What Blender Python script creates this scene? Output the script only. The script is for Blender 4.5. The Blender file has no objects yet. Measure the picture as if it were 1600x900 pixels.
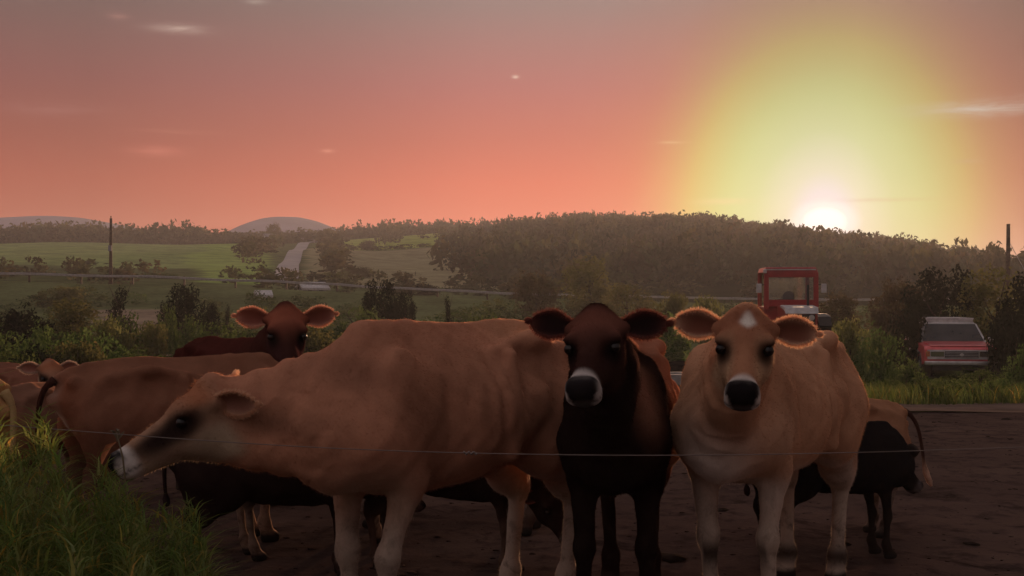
import bpy, bmesh, math, random
import numpy as np
from mathutils import Vector, Matrix

R = math.radians
rng = np.random.default_rng(7)
random.seed(7)
SC = bpy.context.scene
COL = SC.collection

# ------------------------------------------------------------------ camera
HOR = 470.0                      # horizon row in the 1600x900 frame
FPX = 2000.0
cam_d = bpy.data.cameras.new("camera")
cam_d.sensor_width = 36.0
cam_d.lens = 36.0 * FPX / 1600.0
cam_d.shift_y = (HOR - 450.0) / 1600.0
cam_d.clip_start = 0.05
cam_d.clip_end = 6000.0
cam = bpy.data.objects.new("camera", cam_d)
cam.location = (0, 0, 1.30)
cam.rotation_euler = (R(90), 0, 0)
COL.objects.link(cam)
SC.camera = cam

# ------------------------------------------------------------------ sky, sun, exposure
def lin(r, g, b):
    f = lambda c: (c / 255 / 12.92) if c <= 10 else ((c / 255 + 0.055) / 1.055) ** 2.4
    return (f(r), f(g), f(b))

SUN_AZ = math.degrees(math.atan((1288 - 800) / FPX))     # to the right of the view axis
SUN_EL = math.degrees(math.atan((HOR - 351) / FPX))
NISHITA = 0.003
SUN_LAMP_EL = 6.0
world = bpy.data.worlds.new("World")
SC.world = world
world.use_nodes = True
wt = world.node_tree
wt.nodes.clear()

class NT:
    """tiny node helper"""
    def __init__(s, tree): s.t = tree
    def n(s, typ, **kw):
        nd = s.t.nodes.new(typ)
        for k, v in kw.items(): setattr(nd, k, v)
        return nd
    def link(s, a, b): s.t.links.new(a, b)
    def put(s, sock, v):
        if isinstance(v, bpy.types.NodeSocket): s.link(v, sock)
        else: sock.default_value = v
    def math(s, op, a, b=None, c=None, clamp=False):
        nd = s.n('ShaderNodeMath', operation=op); nd.use_clamp = clamp
        s.put(nd.inputs[0], a)
        if b is not None: s.put(nd.inputs[1], b)
        if c is not None: s.put(nd.inputs[2], c)
        return nd.outputs[0]
    def ramp(s, fac, stops, interp='EASE'):
        nd = s.n('ShaderNodeValToRGB'); cr = nd.color_ramp; cr.interpolation = interp
        while len(cr.elements) > 1: cr.elements.remove(cr.elements[-1])
        for i, (p, c) in enumerate(stops):
            e = cr.elements[0] if i == 0 else cr.elements.new(p)
            e.position = p
            c = (c, c, c) if not hasattr(c, '__len__') else c
            e.color = (c[0], c[1], c[2], 1)
        s.put(nd.inputs[0], fac)
        return nd.outputs[0]
    def mix(s, fac, a, b, mode='MIX'):
        nd = s.n('ShaderNodeMix', data_type='RGBA', blend_type=mode)
        s.put(nd.inputs[0], fac)
        s.put(nd.inputs[6], a if isinstance(a, bpy.types.NodeSocket) else (*a, 1))
        s.put(nd.inputs[7], b if isinstance(b, bpy.types.NodeSocket) else (*b, 1))
        return nd.outputs[2]
    def maprange(s, v, a, b, c=0.0, d=1.0):
        nd = s.n('ShaderNodeMapRange'); nd.clamp = True
        s.put(nd.inputs[0], v)
        for i, x in zip((1, 2, 3, 4), (a, b, c, d)): nd.inputs[i].default_value = x
        return nd.outputs[0]
    def noise(s, vec, scale, detail=4, rough=0.55, dist=0.0):
        nd = s.n('ShaderNodeTexNoise')
        if vec is not None: s.put(nd.inputs['Vector'], vec)
        nd.inputs['Scale'].default_value = scale
        nd.inputs['Detail'].default_value = detail
        nd.inputs['Roughness'].default_value = rough
        nd.inputs['Distortion'].default_value = dist
        return nd.outputs[0]

def build_sky():
    w = NT(wt)
    tc = w.n('ShaderNodeTexCoord')
    sep = w.n('ShaderNodeSeparateXYZ'); w.link(tc.outputs['Generated'], sep.inputs[0])
    az = w.math('MULTIPLY', w.math('ARCTAN2', sep.outputs[0], sep.outputs[1]), 180 / math.pi)
    el = w.math('MULTIPLY', w.math('ARCSINE', sep.outputs[2]), 180 / math.pi)
    # dusk colours by height: salmon near the horizon, mauve-grey above, unseen zenith brightened to light backs
    e = w.maprange(el, 0, 90)
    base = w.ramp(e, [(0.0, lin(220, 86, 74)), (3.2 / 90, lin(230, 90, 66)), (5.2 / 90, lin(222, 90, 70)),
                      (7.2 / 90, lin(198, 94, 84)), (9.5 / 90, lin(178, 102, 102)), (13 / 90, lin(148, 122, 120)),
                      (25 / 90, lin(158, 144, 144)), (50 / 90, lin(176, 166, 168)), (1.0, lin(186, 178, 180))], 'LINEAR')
    daz = w.math('ABSOLUTE', w.math('SUBTRACT', az, SUN_AZ - 6))
    daz = w.math('MINIMUM', daz, w.math('SUBTRACT', 360, daz))
    dim = w.ramp(w.math('DIVIDE', daz, 180), [(0, 1.05), (9 / 180, 1.0), (16 / 180, 0.76), (26 / 180, 0.52), (48 / 180, 0.54),
                                              (90 / 180, 0.62), (1.0, 0.62)], 'LINEAR')
    base = w.mix(1.0, base, dim, 'MULTIPLY')
    east = w.ramp(e, [(0, lin(136, 118, 120)), (15 / 90, lin(166, 146, 146)), (40 / 90, lin(188, 174, 174)), (1, lin(186, 178, 180))], 'LINEAR')  # unseen sky behind camera, horizon dimmed and top raised to darken undersides
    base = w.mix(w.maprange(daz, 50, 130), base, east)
    # the glow round the setting sun
    dx = w.math('SUBTRACT', az, SUN_AZ)
    dx = w.math('DIVIDE', dx, 1.0)
    de = w.math('SUBTRACT', el, SUN_EL)
    wob = w.noise(tc.outputs['Generated'], 5.0, 2)
    up = w.math('DIVIDE', w.math('MAXIMUM', de, 0), 1.32)
    dn = w.math('MINIMUM', de, 0)
    dd = w.math('ADD', up, dn)
    r = w.math('SQRT', w.math('ADD', w.math('MULTIPLY', dx, dx), w.math('MULTIPLY', dd, dd)))
    r = w.math('ADD', r, w.math('MULTIPLY', w.math('SUBTRACT', wob, 0.5), 1.2))
    rr = w.math('DIVIDE', r, 12.0)
    gcol = w.ramp(rr, [(0, lin(255, 250, 250)), (0.9 / 12, lin(246, 242, 242)), (1.6 / 12, lin(236, 240, 206)), (3.0 / 12, lin(216, 234, 164)),
                       (4.6 / 12, lin(212, 230, 138)), (6.0 / 12, lin(220, 216, 106)), (8.5 / 12, lin(224, 150, 88)), (1, lin(215, 115, 85))], 'LINEAR')
    high = w.ramp(w.maprange(el, 4, 16), [(0, 1.0), (0.25, (0.84, 0.84, 0.92)), (0.5, (0.62, 0.61, 0.72)), (0.75, (0.46, 0.43, 0.56)), (1, (0.36, 0.33, 0.42))], 'LINEAR')
    gcol = w.mix(1.0, gcol, high, 'MULTIPLY')
    right = w.maprange(az, SUN_AZ + 1.5, SUN_AZ + 9.5, 1.0, 0.50)
    gfac = w.ramp(rr, [(0, 1), (4.0 / 12, 0.97), (5.6 / 12, 0.80), (7.2 / 12, 0.46), (9.0 / 12, 0.18), (1, 0)], 'LINEAR')
    col = w.mix(gfac, base, gcol)
    comb = w.n('ShaderNodeCombineXYZ')
    for i in range(3): w.link(right, comb.inputs[i])
    col = w.mix(1.0, col, comb.outputs[0], 'MULTIPLY')
    r0 = w.math('SQRT', w.math('ADD', w.math('MULTIPLY', w.math('MULTIPLY', dx, dx), .45), w.math('MULTIPLY', de, de)))
    core = w.ramp(w.math('DIVIDE', r0, 1.15), [(0, 1.0), (0.42, 0.9), (0.62, 0.3), (1, 0)], 'EASE')
    col = w.mix(core, col, (1.6, 1.45, 1.35))
    # thin wisps of cloud
    mp = w.n('ShaderNodeMapping'); w.link(tc.outputs['Generated'], mp.inputs[0])
    mp.inputs['Scale'].default_value = (8, 8, 70)
    nz = w.noise(mp.outputs[0], 1.6, 5, 0.6, 0.6)
    for (u, v, su, sv, c, k) in [(278, 45, 36, 6.5, (205, 178, 165), .75), (1545, 168, 86, 11, (190, 188, 180), .8), (805, 120, 5, 2.5, (240, 210, 190), .9),
                                 (1050, 223, 16, 2.5, (235, 205, 150), .6), (1128, 315, 34, 5, (250, 225, 165), .55), (512, 236, 9, 3, (225, 140, 118), .7),
                                 (245, 236, 34, 7, (215, 118, 100), .5), (185, 25, 14, 6, (165, 120, 112), .6), (400, 2, 14, 4, (175, 160, 150), .7), (280, 206, 50, 4, (190, 116, 98), .45),
                                 (1510, 252, 18, 3, (180, 150, 115), .4), (90, 170, 70, 10, (165, 105, 100), .4), (1380, 312, 60, 3, (190, 130, 80), .3)]:
        a0 = math.degrees(math.atan((u - 800) / FPX)); e0 = math.degrees(math.atan((HOR - v) / FPX * math.cos(R(a0))))
        ka = math.degrees(1 / FPX)
        gx = w.math('DIVIDE', w.math('SUBTRACT', az, a0), su * ka)
        gy = w.math('DIVIDE', w.math('SUBTRACT', el, e0), sv * ka)
        q = w.math('ADD', w.math('MULTIPLY', gx, gx), w.math('MULTIPLY', gy, gy))
        m = w.math('EXPONENT', w.math('MULTIPLY', q, -1.0))
        m = w.math('MULTIPLY', m, w.maprange(nz, 0.38, 0.58, 0.25, 1.0))
        col = w.mix(w.math('MULTIPLY', m, k), col, lin(*c))
    sky = w.n('ShaderNodeTexSky', sky_type='NISHITA')
    sky.sun_disc = False
    sky.sun_elevation = R(SUN_EL)
    sky.sun_rotation = R(SUN_AZ)
    sky.air_density = 1.0; sky.dust_density = 3.0; sky.ozone_density = 2.0
    bg1 = w.n('ShaderNodeBackground'); w.link(sky.outputs[0], bg1.inputs[0]); bg1.inputs[1].default_value = NISHITA
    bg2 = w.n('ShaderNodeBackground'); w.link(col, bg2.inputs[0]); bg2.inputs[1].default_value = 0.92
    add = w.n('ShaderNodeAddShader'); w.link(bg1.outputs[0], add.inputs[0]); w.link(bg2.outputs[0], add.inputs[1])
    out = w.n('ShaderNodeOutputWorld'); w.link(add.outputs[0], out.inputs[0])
build_sky()

sun_d = bpy.data.lights.new("sun", 'SUN')
sun_d.energy = 5.0
sun_d.angle = R(0.9)
sun_d.color = (1.0, 0.58, 0.34)
sun = bpy.data.objects.new("sun", sun_d)
_az, _el = R(SUN_AZ), R(SUN_LAMP_EL)
sdir = Vector((math.sin(_az) * math.cos(_el), math.cos(_az) * math.cos(_el), math.sin(_el)))
sun.rotation_euler = sdir.to_track_quat('Z', 'Y').to_euler()
COL.objects.link(sun)

SC.view_settings.view_transform = 'Standard'
SC.view_settings.look = 'None'
SC.view_settings.exposure = 0.0
SC.view_settings.gamma = 1.0
SC.view_settings.use_curve_mapping = False
SC.render.engine = 'CYCLES'
SC.cycles.use_denoising = True
SC.cycles.max_bounces = 6
SC.cycles.volume_bounces = 0
SC.cycles.transparent_max_bounces = 8

# ------------------------------------------------------------------ helpers
def at(u, v, Y):
    """the point that shows at pixel (u,v) of the photograph when it stands Y metres away"""
    return Vector(((u - 800) * Y / FPX, Y, 1.30 - (v - HOR) * Y / FPX))

def tag(o, label=None, cat=None, group=None, kind=None):
    if label: o["label"] = label
    if cat: o["category"] = cat
    if group: o["group"] = group
    if kind: o["kind"] = kind
    return o

def empty(name, loc=(0, 0, 0), rz=0.0):
    o = bpy.data.objects.new(name, None)
    o.location = loc; o.rotation_euler = (0, 0, rz); o.empty_display_size = 0.2
    COL.objects.link(o)
    return o

def np_mesh(name, V, F4=None, F3=None, smooth=True, colors=None):
    """fast mesh from numpy arrays (quads and/or tris)"""
    me = bpy.data.meshes.new(name)
    V = np.asarray(V, np.float32)
    me.vertices.add(len(V)); me.vertices.foreach_set("co", V.ravel())
    loops, starts, n = [], [], 0
    for F, k in ((F4, 4), (F3, 3)):
        if F is None or len(F) == 0: continue
        F = np.asarray(F, np.int32)
        loops.append(F.ravel()); starts.append(n + np.arange(len(F), dtype=np.int32) * k); n += F.size
    loops = np.concatenate(loops); starts = np.concatenate(starts)
    me.loops.add(n); me.loops.foreach_set("vertex_index", loops)
    me.polygons.add(len(starts)); me.polygons.foreach_set("loop_start", starts)
    me.update(calc_edges=True)
    me.validate()
    me.polygons.foreach_set("use_smooth", np.full(len(me.polygons), smooth))
    if colors is not None:
        a = me.color_attributes.new("tint", 'FLOAT_COLOR', 'POINT')
        c = np.ones((len(V), 4), np.float32); c[:, :3] = colors
        a.data.foreach_set("color", c.ravel())
    me.update()
    return me

def obj(name, me, mat, parent=None, loc=None):
    o = bpy.data.objects.new(name, me)
    if mat is not None and len(me.materials) == 0: me.materials.append(mat)
    COL.objects.link(o)
    if parent is not None: o.parent = parent
    if loc is not None: o.location = loc
    return o

def bm_mesh(name, bm, smooth=False):
    me = bpy.data.meshes.new(name)
    bmesh.ops.recalc_face_normals(bm, faces=bm.faces)
    bm.to_mesh(me); bm.free()
    if smooth:
        me.polygons.foreach_set("use_smooth", np.full(len(me.polygons), True))
    return me

def box(bm, c, s, rot=None, top=(1, 1), bevel=0.0):
    """box at centre c, size s; top scales the upper face"""
    vs = []
    for dz in (-.5, .5):
        for dx, dy in ((-.5, -.5), (.5, -.5), (.5, .5), (-.5, .5)):
            k = top if dz > 0 else (1, 1)
            p = Vector((dx * s[0] * k[0], dy * s[1] * k[1], dz * s[2]))
            if rot is not None: p = rot @ p
            vs.append(bm.verts.new(p + Vector(c)))
    fs = [bm.faces.new([vs[i] for i in f]) for f in ((3, 2, 1, 0), (4, 5, 6, 7), (0, 1, 5, 4), (1, 2, 6, 5), (2, 3, 7, 6), (3, 0, 4, 7))]
    if bevel > 0:
        es = {e for f in fs for e in f.edges}
        bmesh.ops.bevel(bm, geom=list(es), offset=bevel, segments=2, affect='EDGES', profile=0.6)
    return vs

def prism(bm, prof, x0, x1, x0b=None, bevel=0.0):
    """profile in (y,z) extruded along x"""
    a = [bm.verts.new((x0, y, z)) for y, z in prof]
    b = [bm.verts.new((x1, y, z)) for y, z in prof]
    n = len(prof)
    fs = [bm.faces.new(a), bm.faces.new(b[::-1])]
    for i in range(n):
        fs.append(bm.faces.new((a[i], b[i], b[(i + 1) % n], a[(i + 1) % n])))
    if bevel > 0:
        es = {e for f in fs for e in f.edges}
        bmesh.ops.bevel(bm, geom=list(es), offset=bevel, segments=2, affect='EDGES', profile=0.6)

def tube_np(pts, rad, n=8, closed_ends=True):
    """swept tube: returns V,F4"""
    pts = np.asarray(pts, float); m = len(pts)
    rad = np.broadcast_to(np.asarray(rad, float), (m,))
    T = np.gradient(pts, axis=0); T /= np.linalg.norm(T, axis=1)[:, None] + 1e-9
    ref = np.array([0.31, 0.2, 0.93]); V = []
    for i in range(m):
        a = np.cross(T[i], ref); a /= np.linalg.norm(a) + 1e-9
        b = np.cross(T[i], a)
        th = np.arange(n) * 2 * math.pi / n
        V.append(pts[i] + rad[i] * (np.cos(th)[:, None] * a + np.sin(th)[:, None] * b))
    V = np.concatenate(V)
    F = []
    for i in range(m - 1):
        for j in range(n):
            k = (j + 1) % n
            F.append((i * n + j, i * n + k, (i + 1) * n + k, (i + 1) * n + j))
    if closed_ends:
        c0, c1 = len(V), len(V) + 1
        V = np.vstack([V, pts[0], pts[-1]])
        for j in range(n):
            k = (j + 1) % n
            F.append((c0, k, j, j)); F.append((c1, (m - 1) * n + j, (m - 1) * n + k, (m - 1) * n + k))
    return V, np.array(F)

def tube_mesh(name, pts, rad, n=8):
    V, F = tube_np(pts, rad, n)
    q = F[F[:, 2] != F[:, 3]]; t = F[F[:, 2] == F[:, 3]][:, :3]
    return np_mesh(name, V, q, t)

def cyl(bm, c, r, depth, axis='x', seg=24, r2=None):
    m = Matrix.Translation(Vector(c))
    if axis == 'x': m = m @ Matrix.Rotation(R(90), 4, 'Y')
    elif axis == 'y': m = m @ Matrix.Rotation(R(90), 4, 'X')
    bmesh.ops.create_cone(bm, cap_ends=True, segments=seg, radius1=r, radius2=r if r2 is None else r2, depth=depth, matrix=m)

# ------------------------------------------------------------------ materials
def new_mat(name):
    m = bpy.data.materials.new(name); m.use_nodes = True
    m.node_tree.nodes.clear()
    return m, NT(m.node_tree)

def pbsdf(nt, col, rough=0.6, metal=0.0, spec=0.4, normal=None, **kw):
    b = nt.n('ShaderNodeBsdfPrincipled')
    nt.put(b.inputs['Base Color'], col if isinstance(col, bpy.types.NodeSocket) else (*col, 1))
    nt.put(b.inputs['Roughness'], rough)
    nt.put(b.inputs['Metallic'], metal)
    b.inputs['Specular IOR Level'].default_value = spec
    if normal is not None: nt.link(normal, b.inputs['Normal'])
    for k, v in kw.items(): nt.put(b.inputs[k.replace('_', ' ')], v)
    return b.outputs[0]

def matte(nt, col, normal=None):
    d = nt.n('ShaderNodeBsdfDiffuse'); d.inputs['Roughness'].default_value = .6
    nt.put(d.inputs[0], col if isinstance(col, bpy.types.NodeSocket) else (*col, 1))
    if normal is not None: nt.link(normal, d.inputs['Normal'])
    return d.outputs[0]

def finish(nt, shader):
    o = nt.n('ShaderNodeOutputMaterial'); nt.link(shader, o.inputs[0])

def bump(nt, h, strength=0.3, dist=0.02):
    b = nt.n('ShaderNodeBump'); b.inputs['Strength'].default_value = strength; b.inputs['Distance'].default_value = dist
    nt.link(h, b.inputs['Height'])
    return b.outputs[0]

def objco(nt): return nt.n('ShaderNodeTexCoord').outputs['Object']
def geopos(nt): return nt.n('ShaderNodeNewGeometry').outputs['Position']

def plain(name, col, rough=0.55, metal=0.0, var=0.15, scale=6.0, spec=0.4, **kw):
    m, nt = new_mat(name)
    n = nt.noise(objco(nt), scale, 5)
    d = tuple(c * (1 - var * 2) for c in col); l = tuple(min(1, c * (1 + var)) for c in col)
    c = nt.mix(nt.maprange(n, .3, .7), d, l)
    finish(nt, pbsdf(nt, c, rough, metal, spec, **kw))
    return m

def hide_mat(name, sheen=0.5):
    """short cattle coat; colour from the markings laid out on the animal"""
    m, nt = new_mat(name)
    at_ = nt.n('ShaderNodeVertexColor', layer_name="tint").outputs[0]
    P = objco(nt)
    n1 = nt.noise(P, 5.0, 5, 0.6)
    mp = nt.n('ShaderNodeMapping'); nt.link(P, mp.inputs[0]); mp.inputs['Scale'].default_value = (14, 60, 34)
    n2 = nt.noise(mp.outputs[0], 3.0, 6, 0.7)
    k = nt.math('ADD', nt.maprange(n1, .3, .7, .80, 1.14), nt.maprange(n2, .3, .7, -.08, .08))
    cb = nt.n('ShaderNodeCombineXYZ')
    for i in range(3): nt.link(k, cb.inputs[i])
    c = nt.mix(1.0, at_, cb.outputs[0], 'MULTIPLY')
    sz = nt.n('ShaderNodeSeparateXYZ'); nt.link(P, sz.inputs[0])
    mud = nt.math('MULTIPLY', nt.maprange(nt.noise(P, 11, 6, .7, .6), .50, .66), nt.maprange(sz.outputs[2], .15, .75, .75, 0))
    c = nt.mix(mud, c, (.035, .023, .018))
    h = nt.math('ADD', nt.math('MULTIPLY', n1, .7), nt.math('MULTIPLY', n2, .5))
    nm = bump(nt, h, 0.10, 0.006)
    st = nt.mix(1.0, c, (1.9, 1.9, 1.9), 'MULTIPLY')
    finish(nt, pbsdf(nt, c, 0.8, 0, 0.0, nm, Sheen_Weight=sheen, Sheen_Roughness=0.35, Sheen_Tint=st))
    return m

def hair_mat(name):
    m, nt = new_mat(name)
    c = nt.n('ShaderNodeVertexColor', layer_name="tint").outputs[0]
    d = nt.n('ShaderNodeBsdfDiffuse'); nt.link(c, d.inputs[0])
    t = nt.n('ShaderNodeBsdfTranslucent'); nt.link(c, t.inputs[0])
    mx = nt.n('ShaderNodeMixShader'); mx.inputs[0].default_value = 0.55
    nt.link(d.outputs[0], mx.inputs[1]); nt.link(t.outputs[0], mx.inputs[2])
    finish(nt, mx.outputs[0])
    return m

def leaf_mat(name, cols, transl=0.35, scale=0.6, tinted=False):
    m, nt = new_mat(name)
    info = nt.n('ShaderNodeObjectInfo')
    P = nt.n('ShaderNodeNewGeometry').outputs['Position'] if tinted else objco(nt)
    n = nt.noise(P, scale, 4, 0.6)
    c = nt.mix(nt.maprange(n, .32, .68), cols[0], cols[1])
    if len(cols) > 2:
        n2 = nt.noise(P, scale * 4.3, 3)
        c = nt.mix(nt.maprange(n2, .52, .72), c, cols[2])
    if tinted:
        c = nt.mix(1.0, c, nt.n('ShaderNodeVertexColor', layer_name="tint").outputs[0], 'MULTIPLY')
    else:
        hs = nt.n('ShaderNodeHueSaturation')
        nt.link(c, hs.inputs['Color'])
        nt.link(nt.maprange(info.outputs['Random'], 0, 1, .72, 1.25), hs.inputs['Value'])
        nt.link(nt.maprange(info.outputs['Random'], 0, 1, .485, .515), hs.inputs['Hue'])
        c = hs.outputs[0]
    d = matte(nt, c)
    t = nt.n('ShaderNodeBsdfTranslucent'); nt.link(c, t.inputs[0])
    mx = nt.n('ShaderNodeMixShader'); mx.inputs[0].default_value = transl
    nt.link(d, mx.inputs[1]); nt.link(t.outputs[0], mx.inputs[2])
    finish(nt, mx.outputs[0])
    return m

M = {}
M['hide'] = hide_mat('hide')
M['hair'] = hair_mat('coat_hair')
M['eye'] = plain('eye', (0.006, 0.004, 0.004), 0.22, spec=0.35, var=0)
M['leaf_green'] = leaf_mat('leaf_green', [(.055, .085, .026), (.10, .14, .045), (.15, .19, .065)], .45)
M['undergrowth'] = leaf_mat('undergrowth', [(.045, .065, .022), (.09, .115, .04), (.13, .155, .055)], .35, .3, True)
M['leaf_dark'] = leaf_mat('leaf_dark', [(.016, .02, .011), (.032, .038, .02)], .15)
M['leaf_olive'] = leaf_mat('leaf_olive', [(.13, .14, .05), (.18, .18, .065), (.22, .19, .07)], .45)
M['leaf_brown'] = leaf_mat('leaf_brown', [(.095, .075, .045), (.14, .115, .055), (.10, .105, .045)], .4)
M['forest'] = leaf_mat('forest', [(.06, .068, .035), (.11, .105, .055), (.12, .10, .06)], .35, .05, True)
M['grass'] = leaf_mat('grass', [(.13, .19, .055), (.21, .28, .085), (.34, .36, .15)], .45, 1.3, True)
M['bark'] = plain('bark', (.06, .04, .028), .9, var=.3)
M['white_paint'] = plain('white_paint', (.75, .74, .74), .6, var=.08)
M['roof_grey'] = plain('roof_grey', (.22, .22, .25), .7)
M['metal'] = plain('galvanised_metal', (.42, .40, .41), .55, .2)
M['pole_wood'] = plain('pole_wood', (.10, .065, .045), .85, var=.3)
M['red_paint'] = plain('red_paint', (.32, .024, .024), .35, var=.12, Coat_Weight=.3)
M['truck_red'] = plain('truck_red', (.74, .12, .13), .3, var=.1, Coat_Weight=.5)
M['dark_plastic'] = plain('dark_plastic', (.02, .02, .022), .5)
M['rubber'] = plain('rubber', (.022, .02, .02), .85)
M['chrome'] = plain('chrome', (.6, .58, .58), .3, .85)
M['pale_metal'] = plain('pale_metal', (.55, .52, .52), .5, .2)
M['concrete'] = plain('concrete', (.30, .28, .27), .85, var=.2, scale=9)
M['manure'] = plain('compost', (.03, .021, .017), 1.0, var=.3, scale=9, spec=0.0)

def glass(name, tint=(.8, .85, .85), alpha=0.35):
    m, nt = new_mat(name)
    tr = nt.n('ShaderNodeBsdfTransparent'); tr.inputs[0].default_value = (*tint, 1)
    g = nt.n('ShaderNodeBsdfGlossy'); g.inputs[0].default_value = (.9, .9, .9, 1); g.inputs['Roughness'].default_value = .08
    mx = nt.n('ShaderNodeMixShader'); mx.inputs[0].default_value = alpha
    nt.link(tr.outputs[0], mx.inputs[1]); nt.link(g.outputs[0], mx.inputs[2])
    finish(nt, mx.outputs[0])
    return m
M['cab_glass'] = glass('cab_glass', (.85, .85, .8), .10)
M['windscreen'] = plain('windscreen', (.035, .032, .035), .18, var=.4, scale=1.2, spec=.6)
M['lamp_glass'] = glass('lamp_glass', (.5, .5, .5), .5)

# ------------------------------------------------------------------ terrain
_cu = np.array([-2600, -400, 0, 200, 400, 500, 600, 700, 800, 930, 1000, 1100, 1200, 1290, 1400, 1500, 1600, 2000, 4200], float)
_rows = [  # depth, ground height per column
    (0,   [0] * 19), (14, [-.02] * 19), (20, [-.25] * 19), (33, [-.6] * 14 + [-1.0] * 5), (42, [-.6] * 14 + [-1.15] * 5),
    (70,  [-.6] * 19),
    (92,  [1.8, 1.6, 1.2, .9, .5, .3, .1, 0, -.1, -.2, -.2, -.2, -.2, -.2, -.2, -.2, -.2, -.2, -.2]),
    (101, [3.5, 3.4, 3.0, 2.6, 2.1, 1.8, 1.45, 1.25, 1.05, 1.05, 1.05, 1.05, 1.05, 1.05, 1.05, 1.05, 1.05, 1.05, 1.05]),
    (110, [3.2, 3.1, 2.7, 2.3, 1.8, 1.5, 1.2, 1.0, .8, .8, .8, .8, .8, .8, .8, .8, .8, .8, .8]),
    (160, [5, 5, 4.5, 4.3, 4.0, 3.6, 3.5, 3.3, 3, 2.8, 2.8, 2.8, 2.8, 2.6, 2.4, 2.2, 2, 2, 2]),
    (250, [11, 11, 10.4, 10.2, 10, 9.6, 8.8, 9, 9.2, 10, 10, 10, 9.5, 8.5, 7.5, 6.2, 5, 3, 3]),
    (350, [17, 17, 16.5, 16.5, 17, 17, 16, 16.5, 17.5, 19, 19.5, 19.6, 17.5, 15.6, 13.3, 10.5, 8, 4, 4]),
    (450, [20, 20, 20, 20, 21, 22.5, 23.6, 24.4, 25, 27.2, 26.8, 26.6, 23.2, 20.4, 17.4, 13.2, 9.5, 5, 5]),
    (520, [16, 16, 16, 16, 17, 20, 24, 25, 25, 26, 26, 24, 21, 18, 15, 11, 8, 4, 4]),
    (800, [8, 8, 8, 8, 8, 8, 8, 8, 8, 8, 8, 8, 8, 6, 6, 4, 4, 2, 2]),
    (2500, [2] * 19),
]
_ry = np.array([r[0] for r in _rows], float)
_rz = np.array([r[1] for r in _rows], float)

def terrain(x, y):
    x = np.asarray(x, float); y = np.asarray(y, float)
    yy = np.maximum(y, 6.0)
    u = 800 + FPX * x / yy
    # column interpolation
    ci = np.clip(np.searchsorted(_cu, u) - 1, 0, len(_cu) - 2)
    ct = np.clip((u - _cu[ci]) / (_cu[ci + 1] - _cu[ci]), 0, 1)
    ri = np.clip(np.searchsorted(_ry, yy) - 1, 0, len(_ry) - 2)
    rt = np.clip((yy - _ry[ri]) / (_ry[ri + 1] - _ry[ri]), 0, 1)
    ct = ct * ct * (3 - 2 * ct)
    z0 = _rz[ri, ci] * (1 - ct) + _rz[ri, ci + 1] * ct
    z1 = _rz[ri + 1, ci] * (1 - ct) + _rz[ri + 1, ci + 1] * ct
    z = z0 * (1 - rt) + z1 * rt
    far = np.clip((yy - 25) / 200, 0, 1)
    z = z + far * (0.5 * np.sin(x * .045 + y * .02) + 0.35 * np.sin(x * .11 - y * .05 + 1.3))
    return z

def fbm2(x, y, octs, seed=0):
    out = np.zeros_like(x)
    r = np.random.default_rng(seed)
    for f, a in octs:
        for _ in range(4):
            th = r.uniform(0, 2 * math.pi); ph = r.uniform(0, 2 * math.pi)
            out += a * .5 * np.sin((x * math.cos(th) + y * math.sin(th)) * f * r.uniform(.7, 1.4) + ph + 1.5 * np.sin((x * math.sin(th) - y * math.cos(th)) * f * .6 + ph))
    return out

def vnoise(x, y, f, seed=0):
    """smooth value noise, -1..1"""
    T = np.random.default_rng(seed).uniform(-1, 1, (256, 256))
    X, Y = x * f + 1000.5, y * f + 1000.5
    i, j = np.floor(X).astype(int), np.floor(Y).astype(int); a, b = X - i, Y - j
    a, b = a * a * (3 - 2 * a), b * b * (3 - 2 * b)
    g = lambda p, q: T[p % 256, q % 256]
    return (g(i, j) * (1 - a) + g(i + 1, j) * a) * (1 - b) + (g(i, j + 1) * (1 - a) + g(i + 1, j + 1) * a) * b

def grid_mesh(name, xs, ys, zf, colors=None):
    X, Y = np.meshgrid(xs, ys)
    Z = zf(X, Y)
    V = np.stack([X, Y, Z], -1).reshape(-1, 3)
    nx, ny = len(xs), len(ys)
    i = (np.arange(ny - 1)[:, None] * nx + np.arange(nx - 1)[None]).ravel()
    F = np.stack([i, i + 1, i + nx + 1, i + nx], -1)
    c = colors(X, Y).reshape(-1, 3) if colors else None
    return np_mesh(name, V, F, colors=c)

def field_colors(X, Y):
    U = 800 + FPX * X / np.maximum(Y, 6)
    C = np.empty(X.shape + (3,)); C[:] = (.13, .15, .065)            # rough pasture
    def put(mask, col): C[mask] = col
    wob = 14 * np.sin(Y * .05) + 10 * np.sin(X * .08 + 2)
    put((Y > 112) & (Y < 185) & (U < 330 + wob), (.09, .11, .045))
    put((Y > 185 + wob * .6) & (Y < 385) & (U < 430 + wob * .4), (.24, .31, .11))        # green meadow at the left
    put((Y > 135) & (Y < 380) & (U > 310 + wob) & (U < 418), (.28, .38, .10))
    put((Y > 150) & (Y < 340 + wob * .4) & (U > 478) & (U < 760 + wob * 2), (.32, .28, .16))    # mown brown field
    put((Y > 345 + wob * .4) & (Y < 480) & (U > 500) & (U < 780), (.34, .40, .10))       # bright green strip
    put((Y > 44) & (Y < 88) & (U > 160 + wob) & (U < 300 + wob), (.32, .24, .17))      # bare brown patch
    put((Y > 13) & (Y < 42) & (U > 1150), (.09, .13, .035))
    put((Y > 120) & (U > 790 + wob), (.03, .03, .015))
    put((Y < 13), (.07, .05, .04))
    return C

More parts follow.
